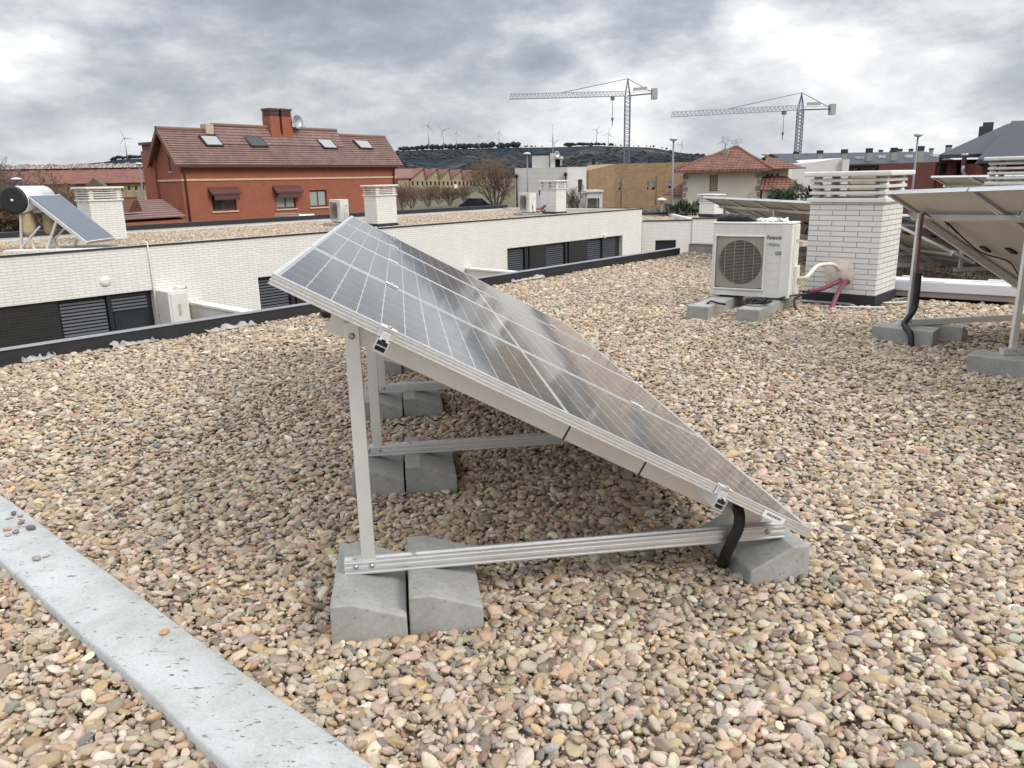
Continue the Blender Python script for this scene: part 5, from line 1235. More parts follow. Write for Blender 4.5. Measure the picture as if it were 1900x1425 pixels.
m = MB(); m.tube([c_, c_ - Vector((.9, -.3, .1))], .05, 6); m.tube([c_ - UPV * .5, c_ + Vector((.9, -.5, -.4))], .03, 6); m.build('dish_arm', M['galv'], dsh)
for u, v0, v1 in ((342, 229, 243), (588, 232, 243), (1, 1, 1)):
    if u == 1: continue
    s_, z0_ = pr_.hit(u, v1); z1_ = pr_.hit(u, v0)[1]; m = MB(); m.tube([pr_.pt(s_, 0, z0_ - .5), pr_.pt(s_, 0, z1_)], .035, 6); m.build('aerial', M['galv'], rh)
# tall stack at the back of the gable
a0, a1 = GH.hit(297, 300)[0], GH.hit(268, 300)[0]; zt_ = GH.hit(275, 264)[1]; zc = GH.hit(275, 280)[1]
m = MB(); m.fbox(GH, Wg + .02, a1, -.2, 1.1, gz, zc); st = m.build('chimney_stack', M['red_render'], rh)
m = MB(); m.fbox(GH, Wg + .1, a1 - .1, -.1, 1.0, zc + .002, zt_ - .2); m.build('chimney_louvre', M['maroon'], st)
m = MB(); m.fbox(GH, Wg - .05, a1 + .07, -.27, 1.17, zt_ - .198, zt_); m.build('chimney_cap', M['maroon'], st)
# lower tiled annex at its left
an = thing('tiled_annex', at(280, 410, 50), 'low annex with brown tiled roof and tiny dormer beside the red brick house', 'annex')
P = [at(214, 412, 46), at(345, 404, 50), at(300, 372, 57), at(226, 375, 54)]
tiled_slope('roof', M['brown_tile'], P[0], P[1], P[3], P[2], 9, an, .08, .08)
m = MB(); m.hexa([Vector((p.x, p.y, gz)) for p in P], [p - UPV * .12 for p in P]); m.build('wall', M['red_render'], an)
q = [at(214, 395, 46.5), at(234, 393, 47.5), at(225, 373, 47)]; bk = Vector((.35, 1.3, 0)); m = MB(); m.prism(q, bk); dm = m.build('dormer', M['maroon'], an)
for a_, b_ in ((q[0], q[2]), (q[1], q[2])):
    m = MB(); e = (a_ - b_) * 1.15; pp = [b_ + UPV * .1, b_ + e + UPV * .1]; m.hexa([pp[0] - Vector((0, .3, 0)), pp[1] - Vector((0, .3, 0)), pp[1] + bk, pp[0] + bk], [p + UPV * .12 for p in (pp[0] - Vector((0, .3, 0)), pp[1] - Vector((0, .3, 0)), pp[1] + bk, pp[0] + bk)]); m.build('dormer_roof', M['tile_brown_ridge'], dm)
# small lean-to roof at the back edge of the far flat roof
p0, p1 = at(508, 411, 29.3), at(583, 409, 31.9); up_ = at(510, 397, 30)
lt = thing('lean_to_roof', (p0.x, p0.y, p0.z - .3), 'little lean-to of brown tiles and grey sheet beside the far flat roof', 'lean-to')
dv = (p1 - p0); k1 = p0 + dv * .58; rise = up_ - p0
tiled_slope('tile_panel', M['brown_tile'], p0, k1, p0 + rise, k1 + rise, 4, lt, .03, .03)
m = MB(); m.hexa([k1 + dv * .02, p1, p1 + rise * .8, k1 + dv * .02 + rise * .8], [q + UPV * .04 for q in (k1 + dv * .02, p1, p1 + rise * .8, k1 + dv * .02 + rise * .8)]); m.build('sheet_panel', M['white'], lt)
m = MB(); m.hexa([p0 - UPV * .6, p1 - UPV * .6, p1 + rise - UPV * .6, p0 + rise - UPV * .6], [p0 - UPV * .03, p1 - UPV * .03, p1 + rise * .8 - UPV * .03, p0 + rise * .8 - UPV * .03]); m.build('kerb', M['membrane'], lt)
# ================================================================ other buildings
def wtag(o, *a): return tag(o, *a)
def pbox(m, pl, u0, v0, u1, v1, dep, zlo, o=0.0):
    a, z1 = pl.hit(u0, v0); b, z2 = pl.hit(u1, v1); m.fbox(pl, min(a, b), max(a, b), o - dep, o, zlo, (z1 + z2) / 2); return min(a, b), max(a, b), (z1 + z2) / 2
# -- saw-tooth factory
p = at(770, 352, 270); FS = Pl(p, 74); gz = gh(p.x, p.y) - .5
fac = thing('sawtooth_factory', p, 'long pale stone factory with red saw-tooth roofs below the hill', 'factory')
zl = FS.hit(800, 335)[1]; pk = [(786, 313), (811, 314), (833, 315), (856, 316), (876, 317), (894, 318), (911, 319)]
lo = [760, 790, 815, 837, 859, 879, 897, 914]
fw = []; 
for u in (766, 775, 784, 792, 799.5, 807.5, 815, 823, 831, 838.5, 845, 853, 860, 867, 874, 881): fw.append(FS.rect(u - 1.9, 336.5, u + 1.9, 350))
m = MB(); s_a = FS.hit(760, 340)[0]; s_b = FS.hit(914, 340)[0]; wall_holes(m, FS, s_a, s_b, gz, zl, fw, .4)
m.fbox(FS, s_a, s_b, -40, -.5, gz, zl - .1)
for (u0, (up, vp_), u1) in zip(lo, pk, lo[1:]):
    a, b, c = FS.hit(u0, 336)[0], FS.hit(up, vp_), FS.hit(u1, 336)[0]
    m.prism([FS.pt(a, 0, zl), FS.pt(c, 0, zl), FS.pt(b[0], 0, b[1])], -FS.n * .5)
m.build('wall', M['stone'], fac)
for (u0, (up, vp_), u1) in zip(lo, pk, lo[1:]):
    a, b, c = FS.hit(u0, 336)[0], FS.hit(up, vp_), FS.hit(u1, 336)[0]; m = MB()
    m.hexa([FS.pt(a, .4, zl + .1), FS.pt(b[0], .4, b[1] + .1), FS.pt(b[0], -40, b[1] + .1), FS.pt(a, -40, zl + .1)], [q + UPV * .3 for q in (FS.pt(a, .4, zl + .1), FS.pt(b[0], .4, b[1] + .1), FS.pt(b[0], -40, b[1] + .1), FS.pt(a, -40, zl + .1))])
    m.build('roof', M['factory_tile'], fac)
    m = MB(); m.hexa([FS.pt(b[0] + .1, .4, b[1] + .1), FS.pt(c, .4, zl + .1), FS.pt(c, -40, zl + .1), FS.pt(b[0] + .1, -40, b[1] + .1)], [q + UPV * .25 for q in (FS.pt(b[0] + .1, .4, b[1] + .1), FS.pt(c, .4, zl + .1), FS.pt(c, -40, zl + .1), FS.pt(b[0] + .1, -40, b[1] + .1))]); m.build('steep_roof', M['factory_tile'], fac)
for a, b, c, d in fw:
    m = MB(); m.fbox(FS, a, b, -.42, -.3, c, d); f = m.build('window', M['dark_frame'], fac)
    m = MB(); m.fbox(FS, a, b, -.29, -.1, c + (d - c) * .12, c + (d - c) * .46); m.build('spandrel', M['stone'], f)
q = FS.rect(842, 342, 848.5, 351); flat('door', 'white', FS, q[0], q[1], .02, .15, q[2], q[3], fac)
m = MB(); a, b = FS.hit(738, 338)[0], FS.hit(758, 338)[0]; z1_ = FS.hit(745, 332)[1]; m.fbox(FS, a, b, -14, .6, gz, z1_); o = m.build('side_wing', M['stone'], fac)
m = MB(); zz1 = FS.hit(760, 313)[1]; m.hexa([FS.pt(a - 3, 1, z1_), FS.pt(b + 1, 1, z1_), FS.pt(b + 9, -24, zz1), FS.pt(a - 3, -24, zz1)], [q + UPV * .4 for q in (FS.pt(a - 3, 1, z1_), FS.pt(b + 1, 1, z1_), FS.pt(b + 9, -24, zz1), FS.pt(a - 3, -24, zz1))]); m.build('roof', M['factory_tile'], o)
# -- long barracks with old red roof, far left
p = at(110, 352, 115); BR = Pl(p, 78); gz = gh(p.x, p.y) - 1
br = thing('long_red_roofed_building', p, 'very long old stone building with a sagging red tiled roof at far left', 'building')
zl = BR.hit(200, 341)[1]; zu = BR.off(-7).hit(150, 306)[1]; s0, s1 = BR.hit(-160, 340)[0], BR.hit(300, 343)[0]
m = MB(); m.fbox(BR, s0, s1, -14, 0, gz, zl); m.build('wall', M['stone'], br)
tiled_slope('roof', M['barrack_tile'], BR.pt(s0, .5, zl), BR.pt(s1, .5, zl), BR.pt(s0, -7, zu - .2), BR.pt(s1, -7, zu - .2), 12, br, .12, .02)
tiled_slope('roof', M['barrack_tile'], BR.pt(s0, -14.5, zl), BR.pt(s1, -14.5, zl), BR.pt(s0, -7, zu - .2), BR.pt(s1, -7, zu - .2), 12, br, .12, .02)
r = random.Random(12); m = MB(); vs = []; N = 260
for i in range(N + 1):
    s = s0 + (s1 - s0) * i / N; h = r.uniform(-.10, .16) + .1 * math.sin(i * .21)
    vs += [BR.pt(s, -4.9 + r.uniform(-.5, .3), zl + (zu - zl) * .74 + .22), BR.pt(s, -6.9, zu + .12 + h), BR.pt(s, -7.3, zu - .3)]
m.add(vs, [(i * 3 + j, (i + 1) * 3 + j, (i + 1) * 3 + j + 1, i * 3 + j + 1) for i in range(N) for j in range(2)]); m.build('ragged_ridge', M['ragged'], br, fix=False)
for k, u in enumerate(range(172, 292, 13)):
    q = BR.rect(u, 345, u + 5, 352); m = MB(); m.fbox(BR, q[0], q[1], -.02, .05, q[2], q[3]); m.build('window', M['dark_frame'], br)
a, zt_ = BR.off(2.5).hit(172, 330); PB = BR.off(2.5); b0, b1 = PB.hit(156, 344)[0], PB.hit(193, 344)[0]; m = MB(); zb0 = PB.hit(170, 345)[1]
m.prism([PB.pt(b0, 0, gz), PB.pt(b1, 0, gz), PB.pt(b1, 0, zb0), PB.pt((b0 + b1) / 2, 0, zt_), PB.pt(b0, 0, zb0)], -PB.n * 2.4); m.build('stone_gable', M['old_stone'], br)
# second red roof behind the stack
p = at(268, 345, 125); PB = Pl(p, 78); rb = thing('small_red_roofed_building', p, 'small red roofed building between the old barracks and the red brick house', 'building')
a, b = PB.hit(258, 330)[0], PB.hit(285, 330)[0]; m = MB(); m.fbox(PB, a, b, -8, 0, -3, PB.hit(265, 330)[1]); m.build('wall', M['stone'], rb)
tiled_slope('roof', M['barrack_tile'], PB.pt(a - .4, .4, PB.hit(265, 330)[1]), PB.pt(b, .4, PB.hit(265, 330)[1]), PB.pt(a - .4, -5, PB.hit(265, 308)[1]), PB.pt(b, -5, PB.hit(265, 308)[1]), 6, rb, .12, .02)
# -- white modern house with roof terrace
p = at(1050, 392, 84); PW = Pl(p, 97); gz = gh(p.x, p.y)
wh = thing('white_modern_house', p, 'white cubic modern house with a stair tower and roof terrace', 'house')
a = PW.hit(956, 340)[0]; b = PW.hit(1052.5, 340)[0]; z1_ = PW.hit(1010, 311)[1]
q1 = PW.rect(1000, 352.5, 1011.5, 362.5)
m = MB(); wall_holes(m, PW, a, b, gz, z1_, [q1], .2); m.fbox(PW, a, b, -9, -.21, gz, z1_ - .15); m.build('wall', M['white_panel'], wh)
P2 = Pl(PW.pt(b, 0, 0), 62); c = P2.hit(1088, 340)[0]; z2_ = P2.hit(1088, 308.5)[1]; q2 = P2.rect(1072.5, 333, 1081, 356)
m = MB(); wall_holes(m, P2, 0.002, c, gz, z1_ + .05, [q2], .25); m.fbox(P2, .01, c, -6, -.26, gz, z1_ - .1); m.build('side_wall', M['white_render'], wh)
for pl_, q in ((PW, q1), (P2, q2)):
    m = MB(); m.fbox(pl_, q[0], q[1], -.27, -.21, q[2], q[3]); m.build('window', M['glass'], wh)
m = MB(); m.fbox(P2, 0, c + .1, -6, .06, z1_ + .052, z1_ + .16); m.build('coping', M['membrane'], wh)
PT = PW.off(-1.2); a, zt_ = PT.hit(987, 288.5); b = PT.hit(1019, 287)[0]; m = MB(); m.fbox(PT, a, b, -3.5, 0, z1_ - .3, zt_); tw = m.build('stair_tower', M['white_panel'], wh)
m = MB(); m.fbox(PT, a - .05, b + .05, -3.55, .05, zt_ + .002, zt_ + .16); m.build('coping', M['membrane'], tw)
a2, zt2 = PT.hit(1021, 284.5); b2 = PT.hit(1029.5, 284)[0]; m = MB(); m.fbox(PT, a2, b2, -1.4, .1, z1_ - .3, zt2); m.build('chimney', M['white_render'], wh)
a3 = PT.hit(1030, 290)[0]; b3, zc_ = PT.hit(1043, 289.5); zb3 = PT.hit(1036, 295)[1]; m = MB(); m.fbox(PT, b2 + .01, b3, -2.4, .3, zb3, zc_); m.build('canopy', M['white_render'], wh)
m = MB(); m.fbox(PT, b2 + .02, b3 - .3, -2.3, -1.2, z1_, zb3 - .002); m.build('terrace_opening', M['ac_dark'], wh)
for s in (b2 + .6, b3 - .18):
    m = MB(); m.fbox(PT, s, s + .16, -.1, .1, z1_ - .02, zb3 - .002); m.build('post', M['white_render'], wh)
c_ = PT.pt(PT.hit(1033.5, 287)[0], .5, PT.hit(1033, 287)[1]); m = MB(); m.lathe(c_, [(.03, 0), (.26, .04), (.34, .1), (.33, .12), (.25, .06), (.03, .02)], 14, (.5, -.8, .1)); m.build('satellite_dish', M['galv'], wh)
for u, v0, v1 in ((958.5, 328, 392), (1049.5, 325, 340)):
    s_, z0_ = PW.off(.3).hit(u, v0); m = MB(); m.tube([PW.pt(s_, .3, gz), PW.pt(s_, .3, z0_)], .09, 8); m.lathe(PW.pt(s_, .3, z0_ - .1), [(.1, 0), (.2, .05), (.2, .3), (.05, .4)], 10); m.build('flue_pipe', M['black_cap'], wh)
m = MB(); m.tube([PT.pt((a2 + b2) / 2, -.6, zt2), PT.pt((a2 + b2) / 2, -.6, zt2 + 3)], .05, 6); m.build('aerial', M['galv'], wh)
# -- tan brick building
p = at(1092, 390, 96); PX = Pl(p, 66); gz = gh(p.x, p.y)
tb = thing('tan_brick_building', p, 'tan brick building with flat roof and small windows between the white house and lamp post', 'building')
q0 = PX.hit(1092, 316); q1_ = PX.hit(1141, 304); m = MB()
m.prism([PX.pt(q0[0], 0, gz), PX.pt(q1_[0], 0, gz), PX.pt(q1_[0], 0, q1_[1]), PX.pt(q0[0], 0, q0[1])], -PX.n * 7); m.build('side_wall', M['tan_brick'], tb)
PY = Pl(PX.pt(q1_[0] + .001, 0, 0), 92); e = PY.hit(1300, 310)[0]; zt_ = q1_[1]
hol = [PY.rect(1148, 340.5, 1151.5, 352), PY.rect(1167, 338.5, 1178.5, 352), PY.rect(1201, 337, 1203, 352), PY.rect(1210, 337.5, 1215, 352), PY.rect(1240, 337, 1246, 349)]
m = MB(); wall_holes(m, PY, 0, e, gz, zt_, hol, .3); m.fbox(PY, 0.02, e, -8, -.31, gz, zt_ - .1); m.build('wall', M['tan_brick'], tb)
for q in hol: m = MB(); m.fbox(PY, q[0], q[1], -.33, -.25, q[2], q[3]); f = m.build('window', M['glass'], tb); m = MB(); m.fbox(PY, q[0] + .02, q[1] - .02, -.24, -.18, q[2] + (q[3] - q[2]) * .35, q[3]); m.build('blind', M['galv'], f)
for u0, u1, v in ((1154, 1184, 328), (1219, 1230, 326), (1248, 1258, 326)):
    q = PY.rect(u0, v, u1, 400); m = MB(); m.fbox(PY, q[0], q[1], .002, .12, gz, q[3]); m.build('brick_pilaster', M['red_tile'] if False else M['tan_brick'], tb)
for u in (1174, 1205, 1234, 1262, 1285, 1101):
    PZ = PY.off(-7); q = PZ.rect(u - 3.2, 293.5, u + 3.2, 303); m = MB(); m.fbox(PZ, q[0], q[1], -.5, .3, zt_ + .02, q[3]); st = m.build('roof_vent', M['black_cap'], tb)
    m = MB(); m.fbox(PZ, q[0] + .1, q[1] - .1, -.4, .2, zt_ - .3, zt_ + .018); m.build('vent_neck', M['stain_cream'], st)
# white garage in front of it
p = at(1092, 395, 80); PG = Pl(p, 88); m = MB(); gg = thing('small_white_garage', p, 'little white flat roofed shed with a dark open front beside the white modern house', 'shed')
a, z_ = PG.hit(1089, 357); b = PG.hit(1118, 357)[0]; q = PG.rect(1090, 368, 1112, 395); wall_holes(m, PG, a, b, gh(0, 80), z_, [(q[0], q[1], gh(0, 80) - .1, q[3])], 1.2); m.fbox(PG, a, b, -4, -1.25, gh(0, 80), z_ - .1); m.fbox(PG, a - .1, b + .1, -4, .15, z_ + .002, z_ + .2); m.build('wall', M['white_render'], gg)
m = MB()
for i in range(9): s = q[0] + (q[1] - q[0]) * (i + .5) / 9; m.fbox(PG, s - .09, s + .09, -.4, -.35, gh(0, 80), q[3] - .9)
m.build('fence_boards', M['maroon'], gg)
# -- cream house with hipped roof
p = at(1263, 388, 58); PH_ = Pl(p, 112); gz = gh(p.x, p.y)
ch = thing('cream_hipped_house', p, 'cream rendered house with terracotta hipped roof, corner stones and grilled window', 'house')
a, zt_ = PH_.hit(1268, 322); b = PH_.hit(1413, 314)[0]; zt_ = (zt_ + PH_.hit(1400, 314)[1]) / 2; dp = 9.0
q = PH_.rect(1317, 325, 1331, 355)
m = MB(); wall_holes(m, PH_, a, b, gz, zt_, [q], .2); m.fbox(PH_, a, b, -dp, -.25, gz, zt_ - .02); m.build('wall', M['cream_render'], ch)
f = flat('window', 'dark_frame', PH_, q[0], q[1], -.2, -.15, q[2], q[3], ch); m = MB()
for i in range(1, 5): s = q[0] + (q[1] - q[0]) * i / 5; m.fbox(PH_, s - .02, s + .02, -.06, -.03, q[2], q[3])
for i in range(1, 9): z = q[2] + (q[3] - q[2]) * i / 9; m.fbox(PH_, q[0], q[1], -.09, -.061, z - .02, z + .02)
m.build('grille', M['stain_cream'], f)
r = random.Random(2)
for s in (a, b):
    m = MB()
    for i in range(14):
        z = zt_ - .5 - i * .42
        if z < gz: break
        w = .22 if i % 2 else .34; m.fbox(PH_, s - w if s == b else s - .03, s + .03 if s == b else s + w, .002, .05, z, z + .3)
    m.build('corner_stones', M['grey_stone'], ch)
ap = PH_.off(-dp * .5); ax_, az_ = ap.hit(1366, 274); ovh = .7
A, B = PH_.pt(a - ovh, ovh, zt_ + .05), PH_.pt(b + ovh, ovh, zt_ + .05); Cc, D = PH_.pt(b + ovh, -dp - ovh, zt_ + .05), PH_.pt(a - ovh, -dp - ovh, zt_ + .05)
k0, k1 = PH_.pt(ax_ - .06, -dp / 2, az_), PH_.pt(ax_ + .06, -dp / 2, az_)
rf2 = tiled_slope('roof', M['red_tile'], A, B, k0, k1, 14, ch, .06, .03)
for e0, e1, r0, r1 in ((B, Cc, k1, k1 + Vector((0, .01, 0))), (D, A, k0 + Vector((0, .01, 0)), k0), (Cc, D, k1, k0)): tiled_slope('roof', M['red_tile'], e0, e1, r0, r1, 14, ch, .06, .03)
for e, k in ((A, k0), (B, k1)):
    m = MB(); m.tube([e + UPV * .08, k + UPV * .08], .10, 8); m.build('hip_tiles', M['red_tile'], ch)
m = MB(); m.bar(A + PH_.n * .05, B + PH_.n * .05, .14, .2); m.build('eaves', M['red_tile'], ch)
cp_ = PH_.off(-2.6); q = cp_.rect(1343, 277, 1350.5, 302); m = MB(); m.fbox(cp_, q[0], q[1], -.4, .4, q[2] - .8, q[3]); m.build('chimney', M['grey_stone'], ch)
for u, v0 in ((1364, 259), (1371, 257), (1347, 253)):
    s_, z_ = ap.hit(u, v0); m = MB(); m.tube([ap.pt(s_, .3, az_ - .4), ap.pt(s_, .3, z_)], .03, 6)
    for i in range(6): m.bar(ap.pt(s_ - .28, .3, z_ - .05 - i * .06), ap.pt(s_ + .3, .3, z_ - .05 - i * .06), .02)
    m.build('aerial', M['galv'], ch)
# side wing and terrace at its right, lean-to at its left
PJ = PH_.off(-1.2); a2, b2 = PJ.hit(1414, 330)[0], PJ.hit(1462, 330)[0]; m = MB(); m.fbox(PJ, a2, b2, -6, 0, gz, PJ.hit(1440, 312)[1]); m.build('side_wing', M['cream_render'], ch)
tiled_slope('side_roof', M['red_tile'], PJ.pt(a2, .8, PJ.hit(1440, 315)[1]), PJ.pt(b2 + 1.2, .8, PJ.hit(1440, 315)[1]), PJ.pt(a2, -4, PJ.hit(1420, 285)[1]), PJ.pt(b2 - 2.2, -4, PJ.hit(1420, 285)[1]), 8, ch, .06, .03)
for u in (1422, 1430, 1440):
    q = PJ.rect(u, 322, u + 4.5, 338); m = MB(); m.fbox(PJ, q[0], q[1], .002, .05, q[2], q[3]); m.build('window', M['maroon'], ch)
PK = PH_.off(.6); q = PK.rect(1414, 358, 1480, 385); zs = PK.hit(1440, 353)[1]; zu_ = PK.hit(1440, 338)[1]
m = MB(); m.fbox(PK, q[0], q[1], -3, -.1, gz, zs); m.build('terrace_block', M['cream_render'], ch)
tiled_slope('terrace_roof', M['red_tile'], PK.pt(q[0] - .1, .6, zs), PK.pt(q[1] + .6, .6, zs), PK.pt(q[0] - .1, -1.6, zs + .9), PK.pt(q[1] - 1.0, -1.6, zs + .9), 6, ch, .06, .03)
b0 = PK.rect(1441, 337, 1475, 345); m = MB(); m.fbox(PK, b0[0], b0[1], -1.9, -1.7, zs + .5, b0[3]); m.fbox(PK, b0[0] - .1, b0[1] + .1, -2.0, -1.6, b0[3] + .002, b0[3] + .12); m.build('balustrade', M['stain_cream'], ch)
PQ = PH_.off(-.8); q = PQ.rect(1232, 363, 1268, 392); m = MB(); m.fbox(PQ, q[0] + .5, q[1] - .1, -4, 0, gz, q[3]); m.build('lean_to', M['cream_render'], ch)
tiled_slope('lean_to_roof', M['red_tile'], PQ.pt(q[0], .5, q[3]), PQ.pt(q[1] - .02, .5, q[3]), PQ.pt(q[0] + .8, -3, PQ.hit(1262, 342)[1]), PQ.pt(q[1] - .02, -3, PQ.hit(1262, 342)[1]), 6, ch, .06, .03)
# -- white rendered gable with dark panels on its roof
p = at(1480, 385, 70); PV = Pl(p, 80); gz = gh(p.x, p.y)
wg = thing('white_rendered_building', p, 'plain white rendered building with a sloping parapet behind the hipped house', 'building')
a, b, c = PV.hit(1455, 306), PV.hit(1508, 301), PV.hit(1562, 293); m = MB()
m.prism([PV.pt(a[0], 0, gz), PV.pt(c[0], 0, gz), PV.pt(c[0], 0, c[1]), PV.pt(b[0], 0, b[1]), PV.pt(a[0], 0, a[1])], -PV.n * 8); m.build('wall', M['white_render'], wg)
m = MB(); s0_ = PV.hit(1466, 300)[0]; s1_ = PV.hit(1507, 300)[0]; m.hexa([PV.pt(s0_, -2, a[1] - .1), PV.pt(s1_, -2, a[1]), PV.pt(s1_ + .3, -4, a[1] + .6), PV.pt(s0_ - .3, -4, a[1] + .6)], [q + UPV * .12 for q in (PV.pt(s0_, -2, a[1] - .1), PV.pt(s1_, -2, a[1]), PV.pt(s1_ + .3, -4, a[1] + .6), PV.pt(s0_ - .3, -4, a[1] + .6))]); m.build('roof_panels', M['dark_frame'], wg)
q = PV.rect(1553, 303, 1556, 350); q2 = PV.rect(1560, 296, 1566, 360); m = MB(); m.fbox(PV, q2[0], q2[1], .002, .4, gz, q2[3]); m.build('pilaster', M['white_render'], wg)
# -- slate roofed terrace row with stone stacks
p = at(1600, 345, 105); PR = Pl(p, 76); gz = gh(p.x, p.y) - 1
tr_ = thing('slate_terrace_row', p, 'long red brick terrace with grey slate roof and many square chimney stacks', 'terrace')
a, b = PR.hit(1475, 330)[0], PR.hit(1775, 315)[0]; zl = (PR.hit(1560, 308.5)[1] + PR.hit(1720, 304)[1]) / 2; zu_ = PR.off(-6).hit(1640, 285)[1]
hol = [PR.rect(u, 312, u + w, 328) for u, w in ((1583, 12), (1618, 10), (1690, 9), (1713, 6), (1730, 12))]
m = MB(); wall_holes(m, PR, a, b, gz, zl, hol, .3); m.fbox(PR, a, b, -12, -.35, gz, zl - .1); m.build('wall', M['dark_red_brick'], tr_)
for q in hol: flat('window', 'glass', PR, q[0], q[1], -.33, -.26, q[2], q[3], tr_)
m = MB(); A_, B_, C_, D_ = PR.pt(a, .8, zl), PR.pt(b, .8, zl), PR.pt(b, -6, zu_), PR.pt(a, -6, zu_); m.hexa([A_, B_, C_, D_], [q + UPV * .2 for q in (A_, B_, C_, D_)]); m.build('roof', M['slate'], tr_)
m = MB(); A_, B_ = PR.pt(a, -12.8, zl), PR.pt(b, -12.8, zl); m.hexa([A_, B_, C_, D_], [q + UPV * .2 for q in (A_, B_, C_, D_)]); m.build('roof', M['slate'], tr_)
for u, v0, v1, o_ in ((1477, 281, 297, -3), (1521, 279, 300, -1), (1566, 277, 304, -1), (1612, 275, 304, -1), (1658, 274, 303, -1), (1707, 271, 302, .4), (1760, 269, 283, -3), (1496, 287, 296, -5), (1509, 289, 296, -5), (1634, 278, 290, -7), (1654, 280, 290, -7), (1670, 276, 290, -7), (1690, 276, 288, -7), (1728, 275, 286, -7)):
    PS = PR.off(o_); w = 3.6 if o_ > -4 else 2; q = PS.rect(u - w, v0, u + w, v1); zc = q[2] + (q[3] - q[2]) * .72
    m = MB(); m.fbox(PS, q[0], q[1], -.14, .14, q[2] - (1.6 if o_ < 0 else 4), zc); st = m.build('chimney_stack', M['grey_stone'], tr_)
    m = MB(); m.fbox(PS, q[0] - .03, q[1] + .03, -.17, .17, zc + .002, q[3]); m.build('chimney_cowl', M['black_cap'], st)
for u, v in ((1593, 296.5), (1634, 294.5), (1684, 293.5), (1733, 292)):
    P_ = plane_hit(u, v, D_, (B_ - A_).cross(D_ - PR.pt(a, .8, zl)).normalized()); m = MB(); m.box(P_, .9, .9, .45); m.build('skylight', M['lamp_head'], tr_)
m = MB(); p_ = PR.pt((a + b) / 2, 2.5, gz); q = PR.off(2.5).rect(1580, 318, 1625, 335); m.fbox(PR.off(2.5), q[0], q[1], -1, 0, gz, q[3]); m.build('porch_wall', M['stone'], tr_)
# -- big dark slate roofed house at the right edge
p = at(1760, 345, 50); PD = Pl(p, 93); gz = gh(p.x, p.y)
sh = thing('dark_slate_house', p, 'large red brick house with steep dark slate roofs at the right edge', 'house')
q = PD.rect(1742, 297, 1815, 345); a = q[0]; zl = q[3]; b = PD.hit(2090, 290)[0]
hol = [PD.rect(1745, 303, 1757, 325), PD.rect(1776, 302, 1784, 326), PD.rect(1806, 303, 1818, 322)]
m = MB(); wall_holes(m, PD, a, b, gz, zl, hol, .3); m.fbox(PD, a, b, -9, -.35, gz, zl - .1); m.build('wall', M['dark_red_brick'], sh)
for q in hol: flat('window', 'glass', PD, q[0], q[1], -.33, -.26, q[2], q[3], sh)
pk0 = PD.off(-5.5); r0 = pk0.hit(1868, 236)
e0 = PD.pt(PD.hit(1729, 293)[0], .9, PD.off(.9).hit(1735, 294)[1]); e1 = PD.pt(b, .9, e0.z); k0 = pk0.pt(r0[0], 0, r0[1]); k1 = PD.pt(b, -5.5, r0[1])
m = MB(); m.hexa([e0, e1, k1, k0], [q + UPV * .22 for q in (e0, e1, k1, k0)]); m.build('roof', M['slate'], sh)
e2 = PD.pt(PD.hit(1729, 293)[0] + 5.2, -9.9, e0.z); m = MB(); m.hexa([e2, e0, k0, k0 + Vector((.01, .01, 0))], [q + UPV * .22 for q in (e2, e0, k0, k0 + Vector((.01, .01, 0)))]); m.build('roof', M['slate'], sh)
PE = PD.off(2.6); e0 = PE.hit(1795, 304); g0 = PE.pt(e0[0], 1, e0[1]); g1 = PE.pt(PE.hit(2090, 290)[0], 1, e0[1]); t0 = PE.off(-5).hit(1862, 262); t1_ = PE.off(-5).hit(1871, 231)
h0, h1 = PE.pt(t1_[0] + .2, -5, t1_[1]), PE.pt(PE.hit(2090, 290)[0], -5, t1_[1])
m = MB(); m.hexa([g0, g1, h1, h0], [q + UPV * .22 for q in (g0, g1, h1, h0)]); m.build('front_roof', M['slate'], sh)
m = MB(); m.prism([g0, h0, Vector((h0.x, h0.y, h0.z - 3.2))], Vector((0, .15, 0))); m.build('verge_board', M['dark_frame'], sh)
m = MB(); m.fbox(PE, e0[0] + .9, PE.hit(2090, 290)[0], -2.4, 0, gz, e0[1]); m.build('front_wall', M['dark_red_brick'], sh)
q = PE.rect(1853, 312, 1870, 345); flat('window', 'glass', PE, q[0], q[1], .002, .05, q[2], q[3], sh)
PF = PD.off(-5.2); q = PF.rect(1826, 227, 1839, 254); m = MB(); m.fbox(PF, q[0], q[1], -.12, .12, q[2] - 1, q[3]); m.fbox(PF, q[0] - .22, q[0] - .002, -.12, .12, q[2] - 1, q[2] + .7); m.build('chimney_stack', M['slate'], sh)
PF = PD.off(1.6); q = PF.rect(1786, 285, 1792, 307); m = MB(); c_ = PF.pt((q[0] + q[1]) / 2, 0, q[2]); m.lathe(c_, [(.13, 0), (.13, q[3] - q[2] - .15), (.2, q[3] - q[2] - .14), (.2, q[3] - q[2])], 12); m.tube([c_ + UPV * .1, c_ - UPV * .3, c_ + PF.d * .3 - UPV * .8, c_ + PF.d * .32 - UPV * 2.5], .11, 10); m.build('steel_flue', M['galv'], sh)

